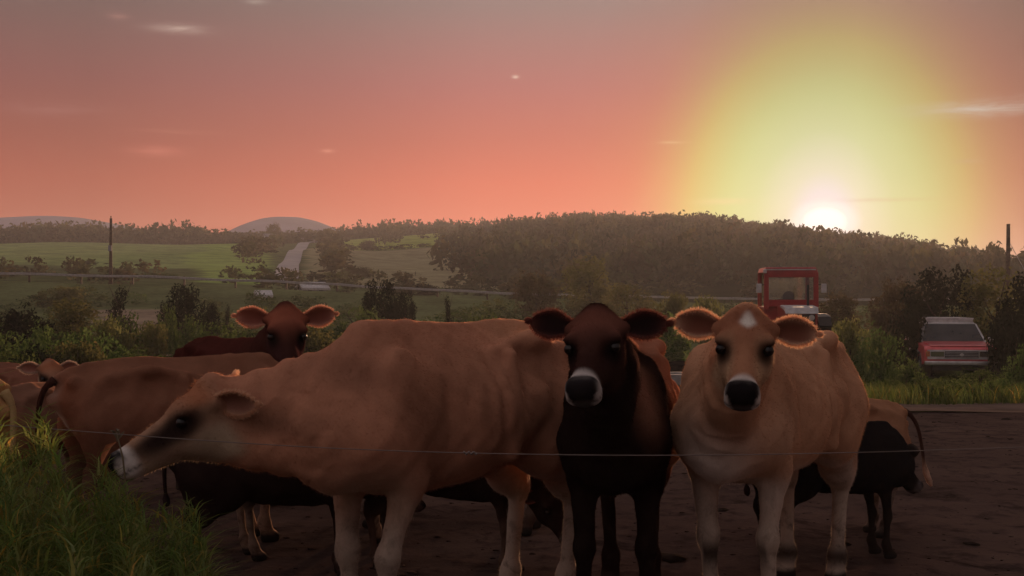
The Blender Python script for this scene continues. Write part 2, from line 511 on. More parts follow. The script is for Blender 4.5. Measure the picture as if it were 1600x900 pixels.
def ground_material():
    m, nt = new_mat('meadow')
    c = nt.n('ShaderNodeVertexColor', layer_name="tint").outputs[0]
    P = geopos(nt)
    n = nt.noise(P, .22, 6, .65); n2 = nt.noise(P, 2.2, 5, .6)
    k = nt.math('ADD', nt.maprange(n, .3, .7, .62, 1.3), nt.maprange(n2, .3, .7, -.18, .18))
    cb = nt.n('ShaderNodeCombineXYZ')
    for i in range(3): nt.link(k, cb.inputs[i])
    c = nt.mix(1, c, cb.outputs[0], 'MULTIPLY')
    finish(nt, matte(nt, c, bump(nt, n2, .6, .12)))
    return m
M['meadow'] = ground_material()
sg = lambda a, b, n, k: np.sign(np.linspace(a, b, n)) * np.sinh(np.abs(np.linspace(a, b, n)) * k) / math.sinh(k)
gx = sg(-1, 1, 331, 4.6) * 1900
gy = np.concatenate([np.linspace(-60, 12, 30), np.geomspace(12.6, 2500, 270)])
ground = obj('ground', grid_mesh('ground', gx, gy, lambda X, Y: terrain(X, Y) - np.where(Y < 17.2, .12, 0) , field_colors), M['meadow'])
tag(ground, kind='structure')

# dirt yard under the cattle
def dirt_material():
    m, nt = new_mat('dirt')
    P = geopos(nt)
    n = nt.noise(P, .55, 6, .6); n2 = nt.noise(P, 5, 6, .65); n3 = nt.noise(P, 26, 4, .6)
    c = nt.mix(nt.maprange(n, .35, .65), (.064, .041, .035), (.10, .066, .055))
    c = nt.mix(nt.maprange(n2, .50, .70), c, (.034, .022, .020))
    c = nt.mix(nt.maprange(n3, .58, .75, 0, .5), c, (.12, .085, .07))
    h = nt.math('ADD', nt.math('MULTIPLY', n2, 1.0), nt.math('MULTIPLY', n3, .45))
    c = nt.mix(nt.maprange(nt.noise(P, 1.7, 5, .7, .8), .56, .66, 0, .7), c, (.018, .012, .011))
    finish(nt, matte(nt, c, bump(nt, h, .6, .03)))
    return m
M['dirt'] = dirt_material()
def yard_z(X, Y):
    z = .02 * vnoise(X, Y, .45, 1) + .007 * vnoise(X, Y, 1.7, 2) + .007 * vnoise(X, Y, 4.3, 3) + .007 * vnoise(X, Y, 8.7, 4)
    hoof = vnoise(X, Y, 5.2, 5); z = z - .009 * np.clip((hoof - .5) / .3, 0, 1)      # hoof prints
    edge = np.clip((16.2 - Y) / 1.5, 0, 1)
    return z * (.35 + .65 * edge) + .0 + np.interp(Y, [0, 12, 16.2], [0, -.02, -.10])
obj('dirt_yard', grid_mesh('dirt_yard', np.arange(-8, 13.01, .075), np.arange(1.0, 16.21, .06), yard_z), M['dirt'])
tag(bpy.data.objects['dirt_yard'], kind='structure')
def lumps(name, n, size, seed, mat, label, cat, area=(-5, 9, 4.0, 15.5)):
    r = np.random.default_rng(seed)
    base = np.array([(1, 0, 0), (-1, 0, 0), (0, 1, 0), (0, -1, 0), (0, 0, 1), (0, 0, -1), (.6, .6, .55), (-.6, .6, .5), (.6, -.6, .5), (-.6, -.6, .6)], float)
    T = np.array([(0, 2, 6), (2, 4, 6), (4, 0, 6), (2, 1, 7), (1, 4, 7), (4, 2, 7), (3, 0, 8), (0, 4, 8), (4, 3, 8), (1, 3, 9), (3, 4, 9), (4, 1, 9), (2, 0, 5), (1, 2, 5), (3, 1, 5), (0, 3, 5)])
    X = r.uniform(area[0], area[1], n); Y = area[2] + (area[3] - area[2]) * r.uniform(0, 1, n) ** 1.5
    Z = yard_z(X, Y); sz_ = size * np.exp(r.normal(0, .55, n))
    V = base[None] * r.uniform(.6, 1.3, (n, 10, 1)) * sz_[:, None, None] * np.array([1.2, 1.0, .32])
    a = r.uniform(0, 6.28, n); c, s_ = np.cos(a)[:, None], np.sin(a)[:, None]
    V = np.stack([V[..., 0] * c - V[..., 1] * s_, V[..., 0] * s_ + V[..., 1] * c, V[..., 2]], -1) + np.stack([X, Y, Z], -1)[:, None]
    F = (T[None] + (np.arange(n) * 10)[:, None, None]).reshape(-1, 3)
    return tag(obj(name, np_mesh(name, V.reshape(-1, 3), None, F), M[mat]), label, cat, kind='stuff')
M['clod'] = plain('mud_clod', (.045, .03, .026), 1.0, var=.35, scale=3, spec=0.0)
M['straw'] = plain('straw', (.30, .21, .12), .9, var=.3, scale=2, spec=.05)
lumps('mud_clods', 5200, .007, 41, 'clod', 'small clods of trampled mud strewn over the yard', 'clods')
lumps('dung', 60, .035, 43, 'manure', 'dark flat dung pats lying on the yard', 'dung')
# pale lane along the far side of the yard
M['lane'] = plain('lane_gravel', (.15, .105, .085), 1.0, var=.2, scale=1.5, spec=0.0)
obj('lane', grid_mesh('lane', np.arange(-14, 26, .25), np.linspace(15.9, 17.7, 9), lambda X, Y: -.085 + .012 * np.sin(X * 2.1 + Y) - .02 * (Y - 16.2)), M['lane'])
tag(bpy.data.objects['lane'], kind='structure')

def strip(name, pts, width, mat, dz=.12, n=60):
    """road laid over the terrain along a polyline of (x,y)"""
    pts = np.array(pts, float)
    t = np.linspace(0, len(pts) - 1, n); px = np.interp(t, np.arange(len(pts)), pts[:, 0]); py = np.interp(t, np.arange(len(pts)), pts[:, 1])
    for _ in range(4):
        px[1:-1] = (px[:-2] + px[1:-1] * 2 + px[2:]) / 4; py[1:-1] = (py[:-2] + py[1:-1] * 2 + py[2:]) / 4
    tx, ty = np.gradient(px), np.gradient(py); L = np.hypot(tx, ty)
    nx, ny = -ty / L, tx / L
    V = []
    offs = np.linspace(-.5, .5, 5)
    for i in range(n):
        zc = float(terrain(px[i], py[i]))
        for o in offs:
            x, y = px[i] + nx[i] * o * width, py[i] + ny[i] * o * width
            V.append((x, y, max(zc, float(terrain(x, y))) + dz - .1 * abs(o)))
    F = [(i * 5 + j, i * 5 + j + 1, (i + 1) * 5 + j + 1, (i + 1) * 5 + j) for i in range(n - 1) for j in range(4)]
    return tag(obj(name, np_mesh(name, V, F), mat), kind='structure')
M['asphalt'] = plain('pale_asphalt', (.20, .19, .20), .85, var=.12, scale=.4)
HY = lambda x: 108 + 4 * np.sin(x * .02)                       # highway centre line
strip('highway', [(x, float(HY(x))) for x in np.linspace(-120, 130, 30)], 7.5, M['asphalt'], .08, 120)
def UY(u, Y): return ((u - 800) * Y / FPX, Y)
M['hill_road'] = plain('pale_gravel', (.36, .33, .34), .9, var=.1, scale=.2)
strip('hill_road', [UY(447, 150), UY(449, 170), UY(452, 200), UY(458, 240), UY(464, 290), UY(474, 350), UY(484, 400), UY(492, 440)], 3.0, M['hill_road'], .35, 70)

# far mountains, distance haze put into their blue colour
M['mountain'] = plain('mountain_haze_blue', (.13, .135, .26), 1.0, var=.2, scale=.02, spec=0)
def mountain(name, u0, u1, Y, prof, label):
    us = np.linspace(u0, u1, 60); hs = np.interp(us, [p[0] for p in prof], [p[1] for p in prof])
    for _ in range(3): hs[1:-1] = (hs[:-2] + 2 * hs[1:-1] + hs[2:]) / 4
    V = []; nd = 14
    for j in range(nd):
        q = j / (nd - 1); k = math.sin(min(1, q * 1.25) * math.pi * .5) if q < .8 else math.cos((q - .8) / .2 * math.pi / 2)
        for i, u in enumerate(us):
            y = Y - 120 + 240 * q
            x = (u - 800) * Y / FPX
            z = max(0, (HOR - hs[i]) * Y / FPX + 1.3) * k
            V.append((x, y, z))
    n = len(us)
    F = [(j * n + i, j * n + i + 1, (j + 1) * n + i + 1, (j + 1) * n + i) for j in range(nd - 1) for i in range(n - 1)]
    o = obj(name, np_mesh(name, V, F), M['mountain'])
    return tag(o, kind='structure')
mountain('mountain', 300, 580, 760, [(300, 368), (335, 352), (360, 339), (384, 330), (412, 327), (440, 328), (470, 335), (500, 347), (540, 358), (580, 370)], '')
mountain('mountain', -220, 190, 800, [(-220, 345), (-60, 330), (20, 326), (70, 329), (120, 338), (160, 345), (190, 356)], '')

# ------------------------------------------------------------------ foliage
def leaf_cloud(n_clump, per, rad, leaf, flat=.75, seed=0, spread=.34, shape='round'):
    """leaf faces (quads) spread through clumps in a crown; centre at origin, unit = rad"""
    r = np.random.default_rng(seed)
    C = []
    while len(C) < n_clump:
        p = r.uniform(-1, 1, 3)
        d = np.linalg.norm(p)
        if d > 1 or d < .25: continue
        if shape == 'cone':
            w = max(.06, (1 - p[2]) * .5)
            if math.hypot(p[0], p[1]) > w: continue
        if shape == 'column' and math.hypot(p[0], p[1]) > .55: continue
        C.append(p)
    C = np.array(C)
    cs = r.uniform(.6, 1.3, n_clump) * spread
    idx = np.repeat(np.arange(n_clump), per)
    D = r.normal(size=(len(idx), 3)); D /= np.linalg.norm(D, axis=1)[:, None]
    P = C[idx] + D * (cs[idx] * r.uniform(.25, 1, len(idx)) ** .5)[:, None]
    P = P * np.array([1, 1, flat]) * rad
    N = D + r.normal(size=D.shape) * .6; N /= np.linalg.norm(N, axis=1)[:, None]
    A = np.cross(N, r.normal(size=N.shape)); A /= np.linalg.norm(A, axis=1)[:, None] + 1e-9
    B = np.cross(N, A)
    s = (leaf * r.uniform(.6, 1.4, len(P)))[:, None]
    V = np.stack([P - A * s * .5, P + B * s * .32, P + A * s * .5, P - B * s * .32], 1).reshape(-1, 3)
    F = np.arange(len(V)).reshape(-1, 4)
    return V, F

def branch_np(h, spread, seed, r0):
    r = np.random.default_rng(seed)
    Vs, Fs, off = [], [], 0
    def add(p, rad):
        nonlocal off
        V, F = tube_np(p, rad, 6); Vs.append(V); Fs.append(F + off); off += len(V)
    top = np.array([r.uniform(-.08, .08) * h, r.uniform(-.08, .08) * h, h])
    t = np.linspace(0, 1, 6)[:, None]
    trunk = t * top + np.c_[np.sin(t * 5) * .03 * h, np.cos(t * 4) * .03 * h - .03 * h, np.zeros((6, 1))]
    add(trunk, np.linspace(r0, r0 * .3, 6))
    for k in range(6):
        b = trunk[2 + k % 3]; a = r.uniform(0, 2 * math.pi)
        e = b + np.array([math.cos(a) * spread, math.sin(a) * spread, r.uniform(.25, .55) * h])
        add(np.array([b, b * .5 + e * .5 + np.array([0, 0, -.04 * h]), e]), np.array([r0 * .45, r0 * .3, r0 * .1]))
    V = np.concatenate(Vs); F = np.concatenate(Fs)
    return V, F[F[:, 2] != F[:, 3]], F[F[:, 2] == F[:, 3]][:, :3]

PROTO = {}
def tree_proto(key, crown_r, h_trunk, leaf, ncl, per, mat, flat=.8, shape='round', seed=0, spread=.34, low=False):
    V, F = leaf_cloud(ncl, per, crown_r, leaf, flat, seed, spread, shape)
    V[:, 2] += h_trunk + crown_r * flat * (.55 if not low else .35)
    ov = V[:, 2] < .02; V[ov, 2] = np.abs(V[ov, 2]) * .3 + .02
    cm = np_mesh(key + '_crown', V, F, smooth=False); cm.materials.append(M[mat])
    bv, bq, bt = branch_np(h_trunk + crown_r * flat, crown_r * .55, seed + 50, max(.03, crown_r * .06))
    tm = np_mesh(key + '_trunk', bv, bq, bt); tm.materials.append(M['bark'])
    PROTO[key] = (cm, tm)

tree_proto('bush_a', 1.0, .15, .11, 70, 55, 'leaf_green', .8, seed=1, low=True)
tree_proto('bush_b', 1.0, .15, .12, 60, 55, 'leaf_olive', .75, seed=2, low=True)
tree_proto('bush_c', 1.0, .15, .12, 64, 55, 'leaf_dark', .9, seed=3, low=True)
tree_proto('tree_dark', 1.0, .35, .10, 70, 60, 'leaf_dark', 1.05, seed=4, spread=.30)
tree_proto('tree_tall', 1.0, .5, .10, 80, 55, 'leaf_olive', 1.25, seed=5, spread=.32)
tree_proto('tree_brown', 1.0, .4, .10, 80, 55, 'leaf_brown', 1.0, seed=6, spread=.32)
tree_proto('tree_cone', 1.0, .2, .09, 60, 50, 'leaf_dark', 1.3, shape='cone', seed=7, spread=.22)
tree_proto('shrub_fine', 1.0, .1, .085, 90, 50, 'leaf_green', .9, seed=8, spread=.26, low=True)

def plant(name, key, u, vtop, Y, width_px, label, cat, group, zscale=None, sink=.05):
    """a tree or bush whose crown top shows at (u,vtop) at distance Y and is width_px wide"""
    x = (u - 800) * Y / FPX
    zg = float(terrain(x, Y)) - sink
    top = 1.30 - (vtop - HOR) * Y / FPX
    cm, tm = PROTO[key]
    hz = max(v.co.z for v in cm.vertices) if key not in _HZ else _HZ[key]; _HZ[key] = hz
    s = width_px * Y / FPX / 2.25
    sz = max(.3, (top - zg) / hz)
    e = empty(name, (x, Y, zg), random.uniform(0, 6.28))
    e.scale = (s, s, sz)
    obj('crown', cm, None, e); obj('trunk', tm, None, e)
    return tag(e, label, cat, group)
_HZ = {}

G1 = 'bushes and small trees between the cattle and the highway'
plants = [
 # u, vtop, Y, width, proto, name, label
 (285, 440, 52, 84, 'tree_dark', 'small_tree', 'dark round-headed tree standing above the brown field patch'),
 (186, 444, 56, 76, 'tree_cone', 'small_tree', 'dark pointed evergreen below the utility pole on the left'),
 (598, 434, 58, 78, 'tree_dark', 'small_tree', 'dark ragged tree rising over the back of the grazing cow'),
 (634, 452, 56, 38, 'tree_dark', 'small_tree', 'small dark sapling touching the ragged tree over the cow’s back'),
 (700, 458, 52, 34, 'tree_cone', 'small_tree', 'narrow dark conifer just right of mid cow back'),
 (330, 470, 54, 34, 'tree_dark', 'small_tree', 'little dark tree right of the round-headed tree by the brown patch'),
 (355, 472, 56, 26, 'tree_cone', 'small_tree', 'slim dark conifer left of the half-hidden cow head'),
 (262, 474, 46, 36, 'bush_a', 'bush', 'light green rounded bush in front of the dark round-headed tree'),
 (200, 486, 42, 92, 'bush_a', 'bush', 'wide mid green bush at the left edge of the brown patch'),
 (110, 462, 44, 116, 'tree_tall', 'small_tree', 'tall olive tree in the thicket at far left'),
 (30, 470, 40, 110, 'bush_c', 'bush', 'dark green bush at the left picture edge'),
 (-20, 500, 30, 120, 'bush_a', 'bush', 'green bush cut by the left picture edge'),
 (75, 498, 30, 110, 'shrub_fine', 'bush', 'leafy green shrub in the thicket behind the tan rump at left'),
 (150, 508, 27, 120, 'bush_a', 'bush', 'green shrub behind the brown heifer’s rump'),
 (215, 538, 24, 120, 'shrub_fine', 'bush', 'low dark shrub below the brown field patch'),
 (60, 535, 23, 120, 'bush_c', 'bush', 'dark low shrub behind the small brown calf at left'),
 (345, 502, 34, 120, 'bush_a', 'bush', 'round green bush just left of the half-hidden cow head'),
 (290, 545, 23, 90, 'bush_c', 'bush', 'dark low bush behind the brown heifer’s back'),
 (480, 500, 34, 130, 'bush_b', 'bush', 'bush behind the half-hidden cow head'),
 (560, 478, 48, 90, 'bush_a', 'bush', 'green bush over the grazing cow’s shoulder'),
 (760, 486, 44, 90, 'bush_a', 'bush', 'green bush over the grazing cow’s loin'),
 (820, 500, 36, 80, 'bush_b', 'bush', 'olive bush left of the dark cow’s ear'),
 (920, 396, 92, 118, 'tree_tall', 'small_tree', 'yellowish green tree directly behind the dark cow'),
 (835, 418, 88, 84, 'tree_brown', 'small_tree', 'brownish green tree up left of the dark cow’s ear'),
 (978, 440, 80, 90, 'tree_tall', 'small_tree', 'olive tree right above the dark cow’s head'),
 (1050, 452, 60, 70, 'bush_b', 'bush', 'olive bush between the dark cow and the starred cow'),
 (1040, 486, 40, 88, 'bush_a', 'bush', 'green bush over the grey feed trough'),
 (1105, 458, 56, 60, 'bush_b', 'bush', 'olive bush behind the starred cow’s head'),
 (1165, 470, 46, 80, 'bush_b', 'bush', 'olive bush left of the red tractor'),
 (1310, 452, 58, 80, 'tree_brown', 'small_tree', 'brownish tree right of the tractor cab'),
 (1330, 492, 34, 76, 'bush_b', 'bush', 'bush beside the tractor’s rear tyre'),
 (1375, 500, 30, 86, 'shrub_fine', 'bush', 'green weedy shrub left of the red pickup'),
 (1405, 430, 50, 110, 'tree_brown', 'small_tree', 'brown-green tree up left of the pickup'),
 (1470, 412, 48, 140, 'tree_dark', 'small_tree', 'big dark tree directly behind the red pickup'),
 (1555, 408, 46, 130, 'tree_tall', 'small_tree', 'olive tree up right of the pickup roof'),
 (1610, 420, 42, 130, 'tree_dark', 'small_tree', 'dark tree cut by the right picture edge'),
 (1425, 460, 40, 80, 'bush_c', 'bush', 'dark bush beside the pickup’s mirror'),
 (1585, 470, 37, 90, 'bush_c', 'bush', 'dark bush at right edge beyond the pickup'),
 (1700, 430, 44, 150, 'tree_brown', 'small_tree', None),
 (20, 548, 20, 130, 'bush_a', 'bush', 'near green bush low at the left edge above the tan rump'),
 (120, 530, 25, 110, 'bush_b', 'bush', 'olive rounded bush above the small brown calf'),
 (235, 500, 40, 70, 'bush_b', 'bush', 'light olive bush on the upper rim of the brown patch'),
 (170, 492, 38, 70, 'bush_b', 'bush', 'pale olive bush below the pointed evergreen'),
 (300, 490, 44, 60, 'bush_a', 'bush', 'light bush under the dark round-headed tree'),
 (60, 515, 27, 90, 'bush_a', 'bush', 'bright green bush in the middle of the left thicket'),
 (395, 520, 30, 80, 'bush_c', 'bush', 'dark bush directly left of the half-hidden cow ear'),
 # weeds before the truck
 (1596, 536, 25, 60, 'shrub_fine', 'weed_clump', 'tall weeds at right edge before the pickup'),
 (1532, 572, 23.5, 80, 'shrub_fine', 'weed_clump', 'tall weeds growing up before the pickup bumper'),
 (1470, 584, 22.5, 74, 'shrub_fine', 'weed_clump', 'weeds before the pickup’s left front wheel'),
 (1415, 558, 25, 64, 'bush_a', 'weed_clump', 'rounded weed clump left of the pickup bumper'),
 (1570, 592, 19.8, 90, 'shrub_fine', 'weed_clump', 'lower weeds on the verge at the right edge'),
 (1500, 596, 19.6, 80, 'bush_a', 'weed_clump', 'lower weeds on the verge under the pickup'),
 (1440, 604, 19.4, 60, 'shrub_fine', 'weed_clump', 'small weed tuft on the verge left of the pickup'),
 (1385, 596, 20.5, 70, 'shrub_fine', 'weed_clump', 'ragged weeds on the verge right above the tan calf'),
 (1460, 612, 18.6, 60, 'bush_a', 'weed_clump', 'low ragged weeds at the lane edge below the pickup'),
 (1545, 606, 18.7, 70, 'shrub_fine', 'weed_clump', 'ragged weeds at the lane edge near the right picture edge'),
 # hillside trees one can pick out
 (428, 346, 415, 30, 'tree_brown', 'field_tree', 'big tree on the hill left of the pale road'),
 (398, 388, 300, 26, 'tree_dark', 'field_tree', 'dark tree below the white farmhouse'),
 (516, 358, 400, 26, 'tree_brown', 'field_tree', 'tree on the hill right of the pale road'),
 (424, 394, 260, 26, 'tree_dark', 'field_tree', 'dark tree halfway down left of the pale road'),
 (504, 386, 330, 16, 'bush_c', 'field_tree', 'small dark tree right of the road bend'),
 (526, 378, 345, 20, 'tree_dark', 'field_tree', 'round dark tree in the bright green strip'),
 (575, 374, 345, 30, 'tree_brown', 'field_tree', 'brownish bush row end in the bright green strip'),
 (375, 428, 150, 34, 'tree_dark', 'field_tree', 'dark round tree at the foot of the green meadow'),
 (345, 424, 150, 14, 'tree_cone', 'field_tree', 'thin pointed tree at the foot of the green meadow'),
 (140, 405, 190, 26, 'tree_dark', 'field_tree', 'dark pointed tree just left of the utility pole'),
 (412, 426, 170, 34, 'bush_a', 'field_tree', 'bushy green tree near the foot of the pale road'),
 (560, 416, 170, 60, 'tree_brown', 'field_tree', 'brownish clump at the foot of the mown field'),
 (520, 424, 150, 60, 'bush_b', 'field_tree', 'olive clump by the roadside barn'),
 (490, 428, 165, 26, 'tree_brown', 'field_tree', 'brown-green tree at the lower end of the pale road'),
 (660, 440, 120, 60, 'bush_c', 'field_tree', 'dark hedge clump beyond the highway'),
 (760, 400, 190, 80, 'tree_brown', 'field_tree', 'big greyish tree at the mown field’s right end'),
 (790, 390, 220, 80, 'tree_brown', 'field_tree', 'brown tree at the wood edge right of the mown field'),
 (60, 425, 150, 60, 'bush_c', 'field_tree', 'dark clump on the meadow at far left'),
 (250, 425, 140, 70, 'bush_a', 'field_tree', 'scrubby green clump beyond the highway on the left'),
 (100, 445, 90, 90, 'bush_b', 'field_tree', 'scrub this side of the highway at far left'),
]
for (u, vt, Y, wpx, key, nm, lab) in plants:
    if lab is None: lab = 'tree standing just beyond the right picture edge'
    plant(nm, key, u, vt, Y, wpx, lab.replace('’', "'"), 'tree' if 'tree' in nm else ('bush' if nm == 'bush' else 'weeds'), G1 if Y < 120 else 'trees on the far hillside')

# scrub thicket mass between the bushes on the left
def scatter_clouds(name, spots, leaf, per, mat, seed, kind='stuff', tint=None):
    r = np.random.default_rng(seed)
    protos = [leaf_cloud(12, per // 12, 1.0, leaf, 1.0, seed + k, .42)[0] for k in range(5)]
    Vs, Cs = [], []
    for (x, y, z, rx, rz_) in spots:
        P = protos[r.integers(5)]
        a = r.uniform(0, 6.28); c, s = math.cos(a), math.sin(a)
        q = P * np.array([rx, rx, rz_])
        q = np.c_[q[:, 0] * c - q[:, 1] * s, q[:, 0] * s + q[:, 1] * c, q[:, 2]] + np.array([x, y, z + rz_ * .75])
        Vs.append(q)
        t = np.array([1, 1, 1]) * r.uniform(.65, 1.35) * np.array([r.uniform(.85, 1.2), 1, r.uniform(.8, 1.15)])
        Cs.append(np.repeat(t[None], len(q), 0))
    V = np.concatenate(Vs); C = np.concatenate(Cs)
    o = obj(name, np_mesh(name, V, np.arange(len(V)).reshape(-1, 4), smooth=False, colors=C), M[mat])
    return o

def sp(u, Y, rx, rz_):
    x = (u - 800) * Y / FPX
    return (x, Y, float(terrain(x, Y)), rx, rz_)
# far woods
S = []
r_ = np.random.default_rng(11)
for Y in np.arange(165, 500, 6.0):
    for x in np.arange(-40, 330, 4.9):
        xx = x + r_.uniform(-2.5, 2.5); yy = Y + r_.uniform(-3, 3)
        u = 800 + FPX * xx / yy
        lim = 745 if yy < 335 else 790
        if u < lim + r_.uniform(-75, 30) * (1 if yy < 335 else .3) or u > 1720: continue
        h = r_.uniform(2.0, 3.6) * (1.0 if yy < 300 else .95)
        S.append((xx, yy, float(terrain(xx, yy)), r_.uniform(1.7, 3.1), h))
for _ in range(330):      # wood along the left skyline
    u = r_.uniform(-150, 530); Y = r_.uniform(388, 445)
    if (395 < u < 440 and Y < 412) or (455 < u < 505 and Y < 430): continue
    S.append(sp(u, Y, r_.uniform(2.4, 4.2), r_.uniform(2.4, 3.8) * (1.1 if u < 320 else .72)))
for _ in range(150):      # wood above the bright strip
    u = r_.uniform(535, 830); Y = r_.uniform(478, 512)
    S.append(sp(u, Y, r_.uniform(2.4, 4.0), r_.uniform(2.6, 4.3)))
for _ in range(26):       # hedge between bright strip and mown field
    u = r_.uniform(490, 760); Y = 342 + r_.uniform(-3, 3)
    S.append(sp(u, Y, r_.uniform(1.2, 2.4), r_.uniform(.4, .8)))
for _ in range(18):       # trees standing in the bright strip
    u = random.choice([r_.uniform(585, 640), r_.uniform(660, 740), r_.uniform(690, 735), r_.uniform(600, 625)]); Y = r_.uniform(352, 440)
    S.append(sp(u, Y, r_.uniform(2, 3.2), r_.uniform(1.8, 3.3)))
for _ in range(44):       # trees either side of the hill road
    Y = r_.uniform(165, 400)
    rx_ = r_.uniform(1.8, 3.0)
    u = np.interp(Y, [150, 240, 350, 440], [447, 458, 474, 492]) + random.choice([-1, 1]) * ((4.2 + rx_) * FPX / Y + r_.uniform(0, 14))
    S.append(sp(u, Y, rx_, r_.uniform(1.2, 2.2)))
for _ in range(70):       # scrub beyond the highway
    u = r_.uniform(-100, 1700); Y = r_.uniform(118, 150)
    S.append(sp(u, Y, r_.uniform(1.0, 2.2), r_.uniform(.6, 1.3)))
wood = scatter_clouds('far_wood', S, .37, 132, 'forest', 21)
tag(wood, 'hazy wooded hillside rising to the skyline behind the cattle', 'woods', kind='stuff')
S = []
for _ in range(240):
    u = r_.uniform(-150, 1150); Y = r_.uniform(24, 95)
    if 165 < u < 305 and 40 < Y < 92: continue
    k = Y / 45
    S.append(sp(u, Y, r_.uniform(.5, 1.1) * (k ** .5), r_.uniform(.22, .5) * (k ** .5)))
for _ in range(120):
    u = r_.uniform(1130, 1750); Y = r_.uniform(36, 95)
    k = Y / 45
    S.append(sp(u, Y, r_.uniform(.6, 1.2) * k ** .5, r_.uniform(.25, .6) * k ** .5))
scrub = scatter_clouds('undergrowth', S, .18, 336, 'undergrowth', 22)
tag(scrub, 'low green undergrowth filling the ground behind the cattle', 'undergrowth', kind='stuff')

def blades(P, H, W, lean, tint, seed, segs=3, droop=.5):
    """curved grass blades: roots P, heights H"""
    r = np.random.default_rng(seed); n = len(P)
    a = r.uniform(0, 2 * math.pi, n)
    L = np.c_[np.cos(a), np.sin(a), np.zeros(n)] * (lean * r.uniform(.2, 1.2, n))[:, None]
    S_ = np.c_[-np.sin(a), np.cos(a), np.zeros(n)]
    b = r.uniform(0, 2 * math.pi, n)
    S_ = np.c_[np.cos(b), np.sin(b), np.zeros(n)] * .7 + S_ * .3
    rows = []
    for k in range(segs + 1):
        t = k / segs
        c = P + np.c_[np.zeros(n), np.zeros(n), H * (t - droop * .35 * t ** 3)] + L * (H * t ** 2)[:, None]
        w = (W * (1 - t) ** .7 + .0006)[:, None] * .5
        rows.append(c - S_ * w); rows.append(c + S_ * w)
    V = np.stack(rows, 1)
    F = []
    base = np.arange(n) * (2 * (segs + 1))
    for k in range(segs):
        F.append(np.stack([base + 2 * k, base + 2 * k + 1, base + 2 * k + 3, base + 2 * k + 2], -1))
    C = np.repeat(tint, 2 * (segs + 1), 0)
    return V.reshape(-1, 3), np.concatenate(F), C

def grass_obj(name, P, H, W, lean, seed, label, cat='grass', mat='grass', bright=1.0, droop=.5):
    r = np.random.default_rng(seed + 1)
    t = r.uniform(.6, 1.35, (len(P), 1)) * np.c_[r.uniform(.85, 1.25, len(P)), np.ones(len(P)), r.uniform(.7, 1.1, len(P))] * bright
    dead = r.uniform(0, 1, len(P)) < .07; t[dead] = t[dead] * np.array([1.9, 1.15, .9])
    V, F, C = blades(np.asarray(P), np.asarray(H), np.asarray(W), lean, t, seed, droop=droop)
    o = obj(name, np_mesh(name, V, F, smooth=False, colors=C), M[mat])
    return tag(o, label, cat, kind='stuff')

# verge grass on the right, beyond the lane
n = 32000
X = r_.uniform(1.5, 19, n); Y = 17.5 + 13 * r_.uniform(0, 1, n) ** 1.6
P = np.c_[X, Y, terrain(X, Y) - .01]
hh = r_.uniform(.10, .26, n) * (1 + .6 * (fbm2(X, Y, [(.9, 1.)], 5) > .25))
grass_obj('verge_grass', P, hh, np.full(n, .016), .5, 31, 'green grass verge between the dirt lane and the pickup', bright=.6)
n = 16000
X = r_.uniform(-16, 2.2, n); Y = 17.6 + 14 * r_.uniform(0, 1, n) ** 1.5
P = np.c_[X, Y, terrain(X, Y) - .01]
grass_obj('rough_grass', P, r_.uniform(.12, .4, n), np.full(n, .018), .5, 33, 'rough grass on the bank behind the herd at left')

# tall grass in the near left corner, on this side of the fence
n = 15000
Y = r_.uniform(2.3, 3.75, n); U = r_.uniform(-320, 400, n) - 60
X = (U - 800) * Y / FPX
# crest of the clump: chest high at the picture edge, falling to the right
crest = np.interp(U, [-400, 0, 60, 130, 200, 300, 345], [1.06, .99, .90, .83, .76, .68, .56]) * np.interp(Y, [2.3, 3.2, 3.75], [.80, .97, .95]) * (1.04 + .10 * np.sin(U * .055 + Y * 3) + .07 * np.sin(U * .13 + Y * 7))
H = crest * r_.uniform(.45, 1.0, n) ** .6
keep = H > .2
P = np.c_[X, Y, np.zeros(n)][keep]
grass_obj('tall_grass', P, (H * np.where(r_.uniform(0, 1, n) < .06, 1.16, 1.03))[keep], r_.uniform(.003, .007, n)[keep], .34, 35, 'tall green grass in the near left corner below the cow\'s nose', droop=.9, bright=.72)
# fine feathery side shoots on the tall grass
n = 38000
Y = r_.uniform(2.4, 3.7, n); U = r_.uniform(-320, 335, n)
X = (U - 800) * Y / FPX
crest = np.interp(U, [-400, 0, 60, 130, 200, 300, 345], [1.06, .99, .90, .83, .76, .68, .56]) * np.interp(Y, [2.3, 3.2, 3.75], [.80, .97, .95]) * (1.04 + .10 * np.sin(U * .055 + Y * 3) + .07 * np.sin(U * .13 + Y * 7))
Z = crest * r_.uniform(.35, .93, n) ** .7
grass_obj('grass_shoots', np.c_[X, Y, Z], r_.uniform(.025, .085, n), r_.uniform(.003, .009, n), 1.7, 37, 'fine drooping green shoots among the tall near grass', droop=.9, bright=.95)

# ------------------------------------------------------------------ cattle
def smin(a, b, k):
    h = np.maximum(k - np.abs(a - b), 0) / k
    return np.minimum(a, b) - h * h * k * .25
def smax(a, b, k): return -smin(-a, -b, k)

